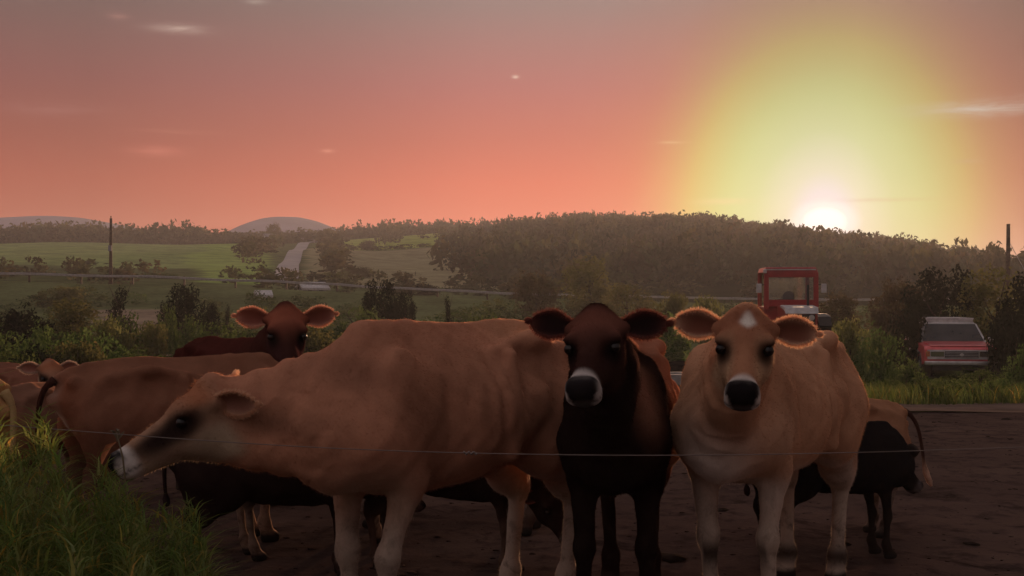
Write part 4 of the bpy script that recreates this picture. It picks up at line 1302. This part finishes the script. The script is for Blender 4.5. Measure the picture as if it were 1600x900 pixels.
palC = dict(base=(.50, .265, .155), belly=(.56, .45, .37), leg=(.50, .395, .31), knee=(.035, .022, .018), face=(.36, .17, .095), forehead=(.30, .125, .07), cheek=(.48, .32, .20), eye=(.014, .009, .008),
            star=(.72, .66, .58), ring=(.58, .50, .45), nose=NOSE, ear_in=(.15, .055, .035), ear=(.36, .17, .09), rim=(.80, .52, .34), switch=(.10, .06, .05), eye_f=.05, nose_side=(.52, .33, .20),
            patch=[(.74, 0, .70, .16, .14, .18, (.66, .57, .50), .9), (.58, .0, .78, .2, .3, .14, (.54, .38, .27), .55), (.2, 0, .57, .5, .4, .08, (.60, .49, .40), .75)])

hdA = (-math.cos(R(54)), -math.sin(R(54)))
make_cow('cow', 'big red-brown cow stretching her head left to graze, seen side on', 'cow', (-.223, 5.06), hdA, at(328, 600, 4.48), at(232, 682, 4.40), palA,
         S=1.015, wide=.97, neck_k=.9, res=.010, hs=.90, hair=52000, feet={'fl': (.02, -.03), 'fr': (.0, .03), 'hl': (-.02, -.02), 'hr': (.06, .02)},
         ears={1: {'d': (-.50, -.35, .70), 'n': (.55, -.15, .7)}, -1: {'d': (-.75, .12, .55), 'n': (.4, .6, -.2)}}, ribs=1.1)
hdB = (-.13, -.9915)
make_cow('cow', 'dark brown cow with pale-ringed muzzle facing the camera', 'cow', (.456, 5.34), hdB, at(932, 489, 4.32), at(909, 600, 4.04), palB,
         S=.97, wide=.84, res=.010, hair=50000, roll=.05, hs=.90, ears={1: {'d': (-.1, .02, 1.0)}, -1: {'d': (-.14, .18, 1.0)}}, feet={'fl': (0, .03), 'fr': (0.04, -.03), 'hl': (0, 0), 'hr': (0, .05)}, udder=.7)
hdC = (-.47, -.883)
make_cow('cow', 'tan cow with a white star on her forehead facing the camera', 'cow', (1.107, 5.44), hdC, at(1166, 489, 4.50), at(1161, 612, 4.20), palC,
         S=1.0, wide=.94, hs=.92, res=.010, hair=52000, feet={'fl': (-.06, 0), 'fr': (.02, .02), 'hl': (0, 0), 'hr': (.03, .04)}, roll=-.035, ears={1: {'d': (-.10, -.10, 1.0)}, -1: {'d': (-.05, .10, 1.0), 'n': (.7, .6, .15)}}, ribs=1.0)

palE = dict(palC, base=(.31, .155, .088), belly=(.16, .09, .06), leg=(.20, .14, .11), ear=(.36, .17, .09), tail=(.05, .025, .02), switch=(.55, .34, .24)); palE.pop('star'); palE['patch'] = []
palF = dict(palB, base=(.010, .009, .010), fore=(.010, .009, .010), belly=(.012, .010, .010), leg=(.03, .022, .018), face=(.012, .010, .010), forehead=(.014, .012, .012), cheek=(.012, .01, .01),
            ear=(.012, .01, .01), rim=(.10, .07, .06), patch=[(-.35, .2, .55, .15, .3, .08, (.45, .38, .33), .7)], ring=(.10, .08, .08))
palH = dict(palA, base=(.23, .105, .064), belly=(.07, .032, .024), leg=(.30, .19, .13), patch=[(-.78, .0, .80, .08, .05, .22, (.55, .47, .40), .85)], tail=(.045, .02, .016), switch=(.05, .025, .02))
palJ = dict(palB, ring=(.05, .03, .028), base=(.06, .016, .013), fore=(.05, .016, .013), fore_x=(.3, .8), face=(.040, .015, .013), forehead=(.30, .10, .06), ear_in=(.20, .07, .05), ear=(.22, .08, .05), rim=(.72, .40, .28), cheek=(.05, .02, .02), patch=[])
palK = dict(palB, base=(.03, .013, .011), leg=(.10, .065, .05), belly=(.02, .01, .01), patch=[])
palL = dict(palC, base=(.48, .27, .12), belly=(.45, .28, .14), leg=(.42, .28, .16), tail=(.44, .30, .14), switch=(.50, .36, .18)); palL.pop('star'); palL.pop('knee'); palL['patch'] = []
palM = dict(palH, base=(.20, .085, .055), rim=(.6, .45, .36))

make_cow('calf', 'tan calf with dark tail and pale switch at the right behind the starred cow', 'calf', (1.72, 6.98), (-.93, -.37), at(1170, 640, 6.75), at(1150, 730, 6.6), palE, S=.635, res=.012, hs=1.1, wide=.95,
         tail=[(-.80, 0, 1.08), (-.89, .02, 1.03), (-.94, .05, .88), (-.945, .08, .70), (-.95, .10, .55), (-.99, .14, .42)], udder=.7, feet={'hl': (.08, 0)}, hair=16000)
make_cow('calf', 'black calf standing in front of the tan calf at the right', 'calf', (1.60, 6.42), (.95, .31), at(1396, 690, 6.62), at(1424, 744, 6.70), palF, S=.57, res=.011, hs=1.2, wide=.95, tail=[(-.80, 0, 1.06), (-.83, 0, .95), (-.83, .01, .8), (-.82, .02, .68), (-.81, .02, .60)])
make_cow('heifer', 'brown heifer seen from behind at left, beyond the grazing head', 'cow', (-1.72, 6.72), (.80, .60), (-1.02, 7.22, .70), (-.88, 7.36, .36), palH, S=.84, res=.013, hair=30000,
         tail=[(-.80, 0, 1.08), (-.86, .0, 1.04), (-.89, .02, .92), (-.885, .04, .76), (-.875, .05, .60)])
make_cow('cow', 'dark cow with glowing ears peering over the grazing cow\'s neck', 'cow', (-1.88, 8.45), (.58, -.815), at(447, 482, 7.45), at(452, 565, 7.20), palJ, S=.88, res=.013, hs=1.2, hair=30000,
         ears={1: {'d': (-.1, .12, 1.0)}, -1: {'d': (-.1, .06, 1.0)}})
make_cow('heifer', 'dark heifer mostly hidden behind the belly of the grazing cow', 'cow', (-.35, 7.3), (-.97, .24), (-1.1, 7.6, .72), (-1.25, 7.7, .38), palK, S=.84, res=.015)
make_cow('calf', 'very dark calf in the shade under the grazing cow\'s neck', 'calf', (-1.10, 5.95), (.97, .24), (-.55, 6.12, .55), (-.44, 6.16, .32), dict(palK, ring=(.09, .06, .05), face=(.10, .05, .03), base=(.016, .009, .008), leg=(.05, .03, .025), tail=(.02, .01, .01)), S=.60, res=.014, tail=[(-.80, 0, 1.06), (-.83, 0, .95), (-.83, .01, .8), (-.82, .02, .68), (-.81, .02, .60)])
make_cow('calf', 'dark calf seen between the fore and hind legs of the grazing cow', 'calf', (-.30, 6.15), (.96, -.28), (.18, 5.98, .42), (.26, 5.86, .22), dict(palK, forehead=(.02, .01, .009), face=(.02, .01, .009), cheek=(.02, .01, .009), ring=(.06, .05, .045), ear=(.02, .01, .009), base=(.02, .010, .009), tail=(.02, .01, .01)), S=.60, res=.014)
make_cow('calf', 'dark calf standing just behind the grazing cow\'s fore legs', 'calf', (-.98, 6.62), (.9, .43), (-.50, 6.98, .52), (-.40, 7.04, .30), dict(palK, base=(.018, .010, .009), leg=(.22, .15, .11), tail=(.02, .01, .01)), S=.66, res=.015)
make_cow('heifer', 'yellowish tan heifer cut off by the left picture edge', 'cow', (-2.93, 5.95), (-.96, .28), (-3.75, 6.1, 1.0), (-3.95, 6.1, .62), palL, S=.84, res=.014, hair=20000,
         tail=[(-.80, 0, 1.06), (-.86, 0, .98), (-.87, .02, .82), (-.86, .03, .64), (-.86, .04, .46)])
make_cow('calf', 'small brown calf far at left facing us with rim light painted on its ears', 'calf', (-3.62, 9.6), (.9, -.44), at(78, 566, 9.3), at(88, 612, 9.15), palM, S=.66, res=.016, hs=1.15, hair=12000)
make_cow('calf', 'brown calf seen from behind between the yellowish rump and the heifer', 'calf', (-2.80, 7.75), (.25, .97), (-2.6, 8.45, .55), (-2.55, 8.6, .30), dict(palM, base=(.20, .10, .066), patch=[]), S=.68, res=.014, hair=12000)
make_cow('calf', 'brown calf at the far left behind the small brown calf', 'calf', (-4.35, 10.6), (-.9, .3), (-5.0, 10.7, .62), (-5.15, 10.7, .34), palM, S=.66, res=.018)

# ------------------------------------------------------------------ fence wire
M['wire'] = plain('wire_metal', (.22, .17, .15), .6, .3)
wire = empty('fence_wire', (0, 3.88, 0))
tag(wire, 'single strand of fence wire stretched in front of the cattle', 'wire')
wx = np.linspace(-1.75, 2.05, 60)
wu = 800 + FPX * wx / 3.88
wv = np.interp(wu, [-120, 120, 300, 520, 735, 1030, 1330, 1860], [655, 673, 688, 702, 709, 713, 708, 690])
for _ in range(30): wv[1:-1] = (wv[:-2] + 2 * wv[1:-1] + wv[2:]) / 4
wz = 1.30 - (wv - HOR) * 3.88 / FPX
obj('strand', tube_mesh('strand', np.c_[wx, np.zeros(60), wz], .0015, 6), M['wire'], wire)
kx = (735 - 800) * 3.88 / FPX; kz = float(np.interp(kx, wx, wz))
kp = np.array([(kx - .02 + .004 * i, .004 * math.sin(i * 1.7), kz + .004 * math.cos(i * 1.7)) for i in range(11)])
obj('knot', tube_mesh('knot', kp, .0035, 6), M['wire'], wire)
for xx, zz in ((-1.75, wz[0]), (2.05, wz[-1])):
    e = empty('fence_post', (xx, 3.88, 0))
    V, F = tube_np(np.array([(0, .05, -.2), (0, .05, .5), (.01, .05, 1.15)]), [.05, .048, .045], 10)
    obj('post', np_mesh('post', V, F[F[:, 2] != F[:, 3]], F[F[:, 2] == F[:, 3]][:, :3]), M['pole_wood'], e)
    bm = bmesh.new(); box(bm, (0, .0, zz), (.03, .03, .05), bevel=.005); obj('insulator', bm_mesh('insulator', bm), M['white_paint'], e)
    tag(e, 'weathered wooden fence post at the %s end of the wire' % ('left' if xx < 0 else 'right'), 'post', 'fence posts')

# dry weed by the grazing cow's nose
M['dry_leaf'] = plain('dry_leaf', (.48, .16, .06), .7, var=.25, scale=20)
M['dry_stem'] = plain('dry_stem', (.16, .12, .07), .8)
wd = at(182, 690, 4.05); weed = empty('dry_weed', (wd.x, wd.y, 0))
tag(weed, 'dry weed with an orange leaf at the grazing cow\'s nose', 'weed')
obj('stem', tube_mesh('stem', np.array([(.10, .02, 0), (.06, .01, .4), (.02, 0, wd.z - .05), (0, 0, wd.z + .03)]), np.array([.004, .0035, .003, .002]), 6), M['dry_stem'], weed)
def leafblade(name, pts, w, mat, parent):
    pts = np.array(pts, float); k = len(pts); V = []
    ws = w * np.sin(np.linspace(.25, math.pi - .05, k))
    for p, q in zip(pts, ws):
        V += [p + np.array([-q, 0, .3 * q]), p + np.array([0, q * .5, 0]), p + np.array([q, 0, -.3 * q])]
    F = [(i * 3 + j, i * 3 + j + 1, i * 3 + j + 4, i * 3 + j + 3) for i in range(k - 1) for j in range(2)]
    return obj(name, np_mesh(name, V, F), mat, parent)
leafblade('leaf', [(0, -.01, wd.z), (-.02, -.015, wd.z - .012), (-.034, -.02, wd.z - .04), (-.042, -.02, wd.z - .075)], .010, M['dry_leaf'], weed)
for k in range(5):
    a = k * 1.25
    leafblade('leaf', [(0, 0, wd.z + .005 * k), (.012 * math.cos(a), 0, wd.z + .02 + .005 * k), (.026 * math.cos(a), .01 * math.sin(a), wd.z + .034)], .006, M['dry_stem'], weed)

# ------------------------------------------------------------------ feed trough and heap behind the herd
tro = empty('feed_trough', (2.45, 18.9, float(terrain(2.45, 18.9)) + .0), R(2))
bm = bmesh.new(); box(bm, (0, -.30, .36), (2.4, .09, .16), bevel=.012); box(bm, (0, .30, .36), (2.4, .09, .16), bevel=.012); box(bm, (-1.16, 0, .36), (.09, .51, .16), bevel=.012); box(bm, (1.16, 0, .36), (.09, .51, .16), bevel=.012); box(bm, (0, 0, .30), (2.2, .5, .05))
obj('basin', bm_mesh('basin', bm), M['concrete'], tro)
for xx in (-.8, 0, .8):
    bm = bmesh.new(); box(bm, (xx, 0, .13), (.22, .6, .27), bevel=.012); obj('foot', bm_mesh('foot', bm), M['concrete'], tro)
tag(tro, 'low grey concrete feed trough between the dark cow and the starred cow', 'trough')
hx, hy = 2.6, 20.6
def heap_z(X, Y): return np.maximum(0, 1 - ((X / 1.7) ** 2 + (Y / .9) ** 2)) ** .6 * .62 + fbm2(X, Y, [(6, .03), (15, .02)], 9) - .04
heap = obj('compost_heap', grid_mesh('compost_heap', np.linspace(-1.8, 1.8, 70), np.linspace(-1, 1, 40), heap_z), M['manure'], None, (hx, hy, float(terrain(hx, hy))))
tag(heap, 'dark heap of compost behind the grey feed trough', 'heap')

# ------------------------------------------------------------------ tractor
def build_tractor():
    Y = 36.0; x = (1236 - 800) * Y / FPX; zg = float(terrain(x, Y))
    t = empty('tractor', (x, Y, zg), R(-4))
    tag(t, 'red cab tractor facing the camera behind the starred cow', 'tractor')
    part = lambda nm, bm, m, par=t, sm=False: obj(nm, bm_mesh(nm, bm, sm), M[m], par)
    bm = bmesh.new(); box(bm, (0, .75, 2.74), (1.50, 1.6, .16), top=(.93, .93), bevel=.03); roof = part('roof', bm, 'red_paint')
    bm = bmesh.new(); box(bm, (0, -.056, 2.745), (1.36, .02, .03)); part('roof_trim', bm, 'pale_metal', roof)
    for sx in (-1, 1):
        for yy in (0, 1.5):
            bm = bmesh.new(); box(bm, (sx * .69, yy, 2.14), (.14 if yy == 0 else .12, .1, 1.06), top=(.9, 1), bevel=.012); part('pillar', bm, 'red_paint')
    bm = bmesh.new(); box(bm, (0, 0, 2.60), (1.26, .085, .14), bevel=.012); part('header', bm, 'red_paint')
    bm = bmesh.new(); box(bm, (0, 0, 1.80), (1.26, .085, .20), bevel=.012); part('sill', bm, 'red_paint')
    bm = bmesh.new(); box(bm, (0, .76, 1.32), (1.50, 1.44, .78), bevel=.03); part('cab_base', bm, 'red_paint')
    bm = bmesh.new(); box(bm, (0, .0, 2.215), (1.24, .012, .61)); part('windscreen', bm, 'cab_glass')
    bm = bmesh.new(); box(bm, (0, 1.5, 2.215), (1.24, .012, .80)); part('rear_window', bm, 'cab_glass')
    for sx in (-1, 1):
        bm = bmesh.new(); box(bm, (sx * .69, .75, 2.2), (.012, 1.38, .90)); part('side_window', bm, 'cab_glass')
    bm = bmesh.new(); cyl(bm, (0, .5, 1.98), .17, .03, 'y', 20); part('steering_wheel', bm, 'dark_plastic')
    bm = bmesh.new(); box(bm, (.0, 1.1, 1.75), (.5, .14, .36), bevel=.04); part('seat', bm, 'dark_plastic')
    # bonnet
    bm = bmesh.new(); prism(bm, [(-1.95, .85), (-1.95, 1.50), (-1.85, 1.66), (-.02, 1.74), (-.02, .85)], -.40, .40, bevel=.06); bon = part('bonnet', bm, 'red_paint')
    bm = bmesh.new(); prism(bm, [(-1.99, 1.52), (-1.90, 1.70), (-1.0, 1.755), (-1.0, 1.69), (-1.85, 1.62)], -.44, .44, bevel=.02); part('bonnet_cap', bm, 'pale_metal', bon)
    bm = bmesh.new(); box(bm, (0, -1.96, 1.20), (.70, .05, .62), bevel=.015); gr = part('grille', bm, 'dark_plastic', bon)
    for sx in (-1, 1):
        bm = bmesh.new(); cyl(bm, (sx * .25, -2.0, 1.42), .075, .05, 'y', 16); part('headlight', bm, 'chrome')
    bm = bmesh.new(); box(bm, (0, -1.3, .72), (.45, 2.2, .3), bevel=.03); part('chassis', bm, 'dark_plastic')
    bm = bmesh.new(); box(bm, (0, -1.5, .46), (1.1, .14, .14), bevel=.02); part('front_axle', bm, 'dark_plastic')
    bm = bmesh.new(); cyl(bm, (.28, -1.2, 2.0), .035, .6, 'z', 12); part('exhaust', bm, 'dark_plastic')
    def wheel(nm, c, r, w, lugs):
        bm = bmesh.new(); cyl(bm, c, r * .96, w, 'x', 28); 
        for k in range(lugs):
            a = k * 2 * math.pi / lugs
            box(bm, (c[0], c[1] + math.cos(a) * r * .96, c[2] + math.sin(a) * r * .96), (w * .96, r * .10, r * .10), rot=Matrix.Rotation(a, 3, 'X'))
        wh = part('wheel', bm, 'rubber')
        for sx in (-1, 1):
            bm = bmesh.new(); cyl(bm, (c[0] + sx * (w / 2 + .004), c[1], c[2]), r * .52, .03, 'x', 20, r * .45); part('rim', bm, 'pale_metal', wh)
    for sx in (-1, 1):
        wheel('wheel', (sx * 1.02, 1.15, .68), .70, .40, 18)
        wheel('wheel', (sx * .72, -1.5, .42), .43, .24, 16)
        bm = bmesh.new(); prism(bm, [(.35, 1.15), (.55, 1.42), (1.15, 1.50), (1.75, 1.36), (1.95, 1.05), (1.9, 1.02), (1.72, 1.3), (1.15, 1.44), (.6, 1.37), (.4, 1.13)], sx * .84, sx * 1.20, bevel=.008); part('fender', bm, 'dark_plastic')
        bm = bmesh.new(); box(bm, (sx * .90, -.06, 2.22), (.15, .05, .26), bevel=.02); mi = part('mirror', bm, 'pale_metal')
        bm = bmesh.new(); box(bm, (sx * .79, -.03, 2.33), (.14, .025, .025)); part('bracket', bm, 'dark_plastic', mi)
    bm = bmesh.new(); box(bm, (-.74, -.1, 2.70), (.10, .08, .12), bevel=.02); part('work_lamp', bm, 'chrome')
build_tractor()

# ------------------------------------------------------------------ pickup / utility vehicle
def build_truck():
    Y = 38.0; x = (1502 - 800) * Y / FPX; zg = float(terrain(x, Y + 2)) + .02
    t = empty('pickup_truck', (x, Y, zg), R(-9)); t.scale = (1.12, 1, .93)
    tag(t, 'parked red truck with a roof rack, front toward the camera', 'truck')
    part = lambda nm, bm, m, par=t, sm=False: obj(nm, bm_mesh(nm, bm, sm), M[m], par)
    bm = bmesh.new()
    prism(bm, [(0, .50), (-.02, .98), (.10, 1.07), (1.35, 1.15), (4.7, 1.15), (4.75, .55), (4.3, .45), (.5, .45)], -.94, .94, bevel=.045)
    body = part('body', bm, 'truck_red')
    bm = bmesh.new(); prism(bm, [(.05, 1.075), (.12, 1.10), (1.3, 1.185), (1.3, 1.14)], -.80, .80, bevel=.01); part('hood', bm, 'truck_red')
    # cab
    bm = bmesh.new()
    b0 = [(-.90, 1.28, 1.12), (.90, 1.28, 1.12), (.90, 4.6, 1.12), (-.90, 4.6, 1.12)]
    t0 = [(-.70, 1.92, 1.80), (.70, 1.92, 1.80), (.70, 4.35, 1.80), (-.70, 4.35, 1.80)]
    vs = [bm.verts.new(p) for p in b0 + t0]
    for q in ((3, 2, 1, 0), (4, 5, 6, 7), (0, 1, 5, 4), (1, 2, 6, 5), (2, 3, 7, 6), (3, 0, 4, 7)): bm.faces.new([vs[i] for i in q])
    bmesh.ops.bevel(bm, geom=list(bm.edges), offset=.05, segments=3, affect='EDGES')
    cab = part('cab', bm, 'pale_metal')
    def panel(nm, c4, mat, off, par=t, th=.012):
        bm = bmesh.new(); c4 = [Vector(p) for p in c4]
        n = (c4[1] - c4[0]).cross(c4[3] - c4[0]).normalized()
        A = [bm.verts.new(p + n * off) for p in c4]; B = [bm.verts.new(p + n * (off + th)) for p in c4]
        bm.faces.new(A[::-1]); bm.faces.new(B)
        for i in range(4): bm.faces.new((A[i], A[(i + 1) % 4], B[(i + 1) % 4], B[i]))
        return part(nm, bm, mat, par)
    L = lambda z, sx: Vector((sx * (.90 - (z - 1.12) / .68 * .20), 1.28 + (z - 1.12) / .68 * .64, z))
    ws = panel('windscreen', [L(1.185, -1) + Vector((.07, 0, 0)), L(1.185, 1) - Vector((.07, 0, 0)), L(1.735, 1) - Vector((.06, 0, 0)), L(1.735, -1) + Vector((.06, 0, 0))], 'windscreen', .004)
    for sx in (-1, 1):
        for (ya, yb) in ((1.62, 2.55), (2.65, 3.55), (3.65, 4.25)):
            zz0, zz1 = 1.19, 1.72
            X0, X1 = sx * (.90 - (zz0 - 1.12) / .68 * .20), sx * (.90 - (zz1 - 1.12) / .68 * .20)
            ta = .36 if ya < 2 else 0
            q = [(X0, ya, zz0), (X0, yb, zz0), (X1, yb, zz1), (X1, ya + ta, zz1)]
            if sx < 0: q = q[::-1]
            panel('side_window', q, 'windscreen', .004)
    # front
    bm = bmesh.new(); box(bm, (0, -.035, .80), (1.74, .05, .30), bevel=.012); gf = part('grille_surround', bm, 'pale_metal')
    bm = bmesh.new(); box(bm, (0, -.065, .80), (.86, .03, .22), bevel=.005); part('grille', bm, 'dark_plastic', gf)
    for k in range(4):
        bm = bmesh.new(); box(bm, (0, -.085, .72 + k * .052), (.84, .014, .012)); part('slat', bm, 'pale_metal', gf)
    bm = bmesh.new(); cyl(bm, (0, -.095, .80), .05, .02, 'y', 16); part('emblem', bm, 'chrome', gf)
    for sx in (-1, 1):
        bm = bmesh.new(); box(bm, (sx * .62, -.068, .82), (.34, .03, .17), bevel=.012); part('headlight', bm, 'lamp_glass')
        bm = bmesh.new(); box(bm, (sx * .86, -.06, .82), (.10, .05, .17), bevel=.012); part('turn_signal', bm, 'dry_leaf')
        bm = bmesh.new(); box(bm, (sx * 1.06, 1.55, 1.24), (.20, .09, .15), bevel=.025); part('mirror', bm, 'chrome')
        for yy in (.95, 3.75):
            bm = bmesh.new(); cyl(bm, (sx * .82, yy, .37), .37, .25, 'x', 28); wh = part('wheel', bm, 'rubber')
            bm = bmesh.new(); cyl(bm, (sx * .95, yy, .37), .21, .02, 'x', 20); part('rim', bm, 'chrome', wh)
            bm = bmesh.new()
            arc = [(yy + .46 * math.cos(a), .40 + .46 * math.sin(a)) for a in np.linspace(-.05, math.pi + .05, 12)]
            arc2 = [(yy + .40 * math.cos(a), .40 + .40 * math.sin(a)) for a in np.linspace(math.pi + .05, -.05, 12)]
            prism(bm, arc + arc2, sx * .925, sx * .965); part('wheel_arch', bm, 'dark_plastic')
        bm = bmesh.new(); box(bm, (sx * .948, 2.6, .86), (.012, 3.0, .07)); part('side_trim', bm, 'pale_metal')
        for yy in (1.72, 2.65):
            bm = bmesh.new(); box(bm, (sx * .955, yy + .75, 1.02), (.03, .14, .035), bevel=.008); part('door_handle', bm, 'chrome')
    bm = bmesh.new(); box(bm, (0, -.14, .53), (1.92, .16, .13), bevel=.03); part('bumper', bm, 'chrome')
    bm = bmesh.new(); box(bm, (0, -.02, .38), (1.5, .08, .18), bevel=.02); part('valance', bm, 'dark_plastic')
    # roof rack
    rk = None
    for sx in (-1, 1):
        bm = bmesh.new(); box(bm, (sx * .62, 3.1, 1.90), (.04, 2.3, .04), bevel=.01); part('rack_rail', bm, 'pale_metal')
        for yy in (2.05, 4.15):
            bm = bmesh.new(); box(bm, (sx * .62, yy, 1.845), (.05, .08, .11), bevel=.01); part('rack_foot', bm, 'pale_metal')
    for yy in (2.0, 2.55, 3.1, 3.65, 4.2):
        bm = bmesh.new(); box(bm, (0, yy, 1.925), (1.30, .06, .04), bevel=.008); part('rack_bar', bm, 'pale_metal')
    bm = bmesh.new(); box(bm, (0, 1.97, 1.855), (1.22, .025, .09), bevel=.006); part('rack_fairing', bm, 'pale_metal')
build_truck()

# ------------------------------------------------------------------ guard rail, poles, far houses
gr = empty('guard_rail', (0, 0, 0)); tag(gr, 'long pale guard rail beside the highway across the valley', 'guard rail')
gxs = np.arange(-70, 74.1, 4.0)
ryy = lambda x: float(HY(x)) - 4.6
gz = lambda x: float(terrain(x, ryy(x))) + .0
prof = [(-.03, -.09), (.03, -.07), (.03, -.03), (-.03, 0), (.03, .03), (.03, .07), (-.03, .09)]
V = []; xs_ = np.linspace(-72, 76, 90)
for x in xs_:
    for (a, b) in prof: V.append((x, ryy(x) - a * 1.0, gz(x) + .62 + b))
k = len(prof)
F = [(i * k + j, (i + 1) * k + j, (i + 1) * k + j + 1, i * k + j + 1) for i in range(len(xs_) - 1) for j in range(k - 1)]
obj('beam', np_mesh('beam', V, F, smooth=False), M['metal'], gr)
pm = None
for x in gxs:
    if pm is None:
        bm = bmesh.new(); box(bm, (0, 0, 0), (.14, .12, 1.2)); pm = bm_mesh('post', bm); pm.materials.append(M['pole_wood'])
    obj('post', pm, None, gr, (x, ryy(x) + .12, gz(x) + .18))

def pole(u, vtop, Y, label, guy=False, arms=True):
    x = (u - 800) * Y / FPX; zg = float(terrain(x, Y)); top = 1.30 - (vtop - HOR) * Y / FPX; h = top - zg
    e = empty('utility_pole', (x, Y, zg - .3)); tag(e, label, 'pole', 'utility poles')
    V, F = tube_np(np.array([(0, 0, 0), (0, 0, h * .5), (.02, 0, h + .3)]), [.17, .14, .11], 10)
    obj('shaft', np_mesh('shaft', V, F[F[:, 2] != F[:, 3]], F[F[:, 2] == F[:, 3]][:, :3]), M['pole_wood'], e)
    if arms:
        bm = bmesh.new(); cyl(bm, (.02, -.28, h * .62), .16, .5, 'z', 14); obj('transformer', bm_mesh('transformer', bm), M['roof_grey'], e)
        bm = bmesh.new(); cyl(bm, (.02, 0, h + .42), .05, .16, 'z', 10); obj('insulator', bm_mesh('insulator', bm), M['pole_wood'], e)
    if guy:
        obj('guy_wire', tube_mesh('guy_wire', np.array([(.05, 0, h * .88), (1.6, 0, h * .44), (3.1, 0, .2)]), .02, 5), M['metal'], e)
pole(173, 341, 112, 'wooden utility pole standing by the highway at left')
pole(1575, 350, 80, 'wooden pole with a slanting guy wire at the right edge', True, False)

def house(name, u, v, Y, w, d, h, rh, rz, label, wall='white_paint', roofm='roof_grey', wins=2):
    x = (u - 800) * Y / FPX; zg = float(terrain(x, Y)); z = max(zg - .3, 1.30 - (v - HOR) * Y / FPX)
    e = empty(name, (x, Y, z), rz); tag(e, label, 'house')
    bm = bmesh.new(); box(bm, (0, 0, h / 2 - 1.5), (w, d, h + 3)); obj('wall', bm_mesh('wall', bm), M[wall], e)
    bm = bmesh.new()
    prof = [(-d / 2 - .3, h - .1), (0, h + rh), (d / 2 + .3, h - .1), (d / 2 + .3, h + .1), (0, h + rh + .2), (-d / 2 - .3, h + .1)]
    a = [bm.verts.new((-w / 2 - .3, y, zz)) for y, zz in prof]; b = [bm.verts.new((w / 2 + .3, y, zz)) for y, zz in prof]
    bm.faces.new([a[0], a[1], a[4], a[5]]); bm.faces.new([a[1], a[2], a[3], a[4]]); bm.faces.new([b[0], b[5], b[4], b[1]]); bm.faces.new([b[1], b[4], b[3], b[2]])
    for i in range(6): bm.faces.new((a[i], a[(i + 1) % 6], b[(i + 1) % 6], b[i]))
    obj('roof', bm_mesh('roof', bm), M[roofm], e)
    for s_ in (-1, 1):
        bm = bmesh.new(); v3 = [bm.verts.new(p) for p in ((s_ * (w / 2 - .01), -d / 2, h), (s_ * (w / 2 - .01), d / 2, h), (s_ * (w / 2 - .01), 0, h + rh - .05))]; bm.faces.new(v3)
        r_x = bmesh.ops.extrude_face_region(bm, geom=list(bm.faces)); bmesh.ops.translate(bm, verts=[q for q in r_x['geom'] if isinstance(q, bmesh.types.BMVert)], vec=(-s_ * .2, 0, 0))
        obj('gable', bm_mesh('gable', bm), M[wall], e)
    for k in range(wins):
        xx = (k - (wins - 1) / 2) * w / wins
        bm = bmesh.new(); box(bm, (xx, -d / 2 - .03, h * .55), (w * .16, .06, h * .4)); obj('window', bm_mesh('window', bm), M['windscreen'], e)
    bm = bmesh.new(); box(bm, (w * .38, -d / 2 - .03, h * .35), (w * .15, .05, h * .7)); obj('door', bm_mesh('door', bm), M['roof_grey'], e)
house('house', 421, 380, 404, 3.4, 2.6, 1.6, 1.2, R(38), 'white farmhouse on the hill left of the pale road')
house('barn', 488, 456, 122, 2.2, 1.7, .25, .5, R(28), 'pale-roofed barn at the foot of the hill road', 'roof_grey', 'pale_metal')
house('shed', 411, 472, 96, .7, .7, .45, .25, R(20), 'tiny white shed above the half-hidden cow head', 'white_paint', 'pale_metal', 1)
house('shed', 428, 443, 150, 1.6, 1.2, .3, .5, R(15), 'small pale shed between the meadow and the pale road', 'pale_metal', 'pale_metal', 1)

# ------------------------------------------------------------------ haze
HAZE = 0.00042
if HAZE:
    bm = bmesh.new()
    x0, x1, y0, y1, z0, z1 = -2300, 2300, -150, 2650, -12, 66
    box(bm, ((x0 + x1) / 2, (y0 + y1) / 2, (z0 + z1) / 2), (x1 - x0, y1 - y0, z1 - z0))
    hz = obj('haze', bm_mesh('haze', bm), None)
    m, nt = new_mat('haze'); hz.data.materials.append(m)
    pv = nt.n('ShaderNodeVolumePrincipled'); pv.inputs['Color'].default_value = (.80, .82, .90, 1); pv.inputs['Density'].default_value = HAZE; pv.inputs['Anisotropy'].default_value = .4
    o = nt.n('ShaderNodeOutputMaterial'); nt.link(pv.outputs[0], o.inputs['Volume'])
    tag(hz, kind='stuff')
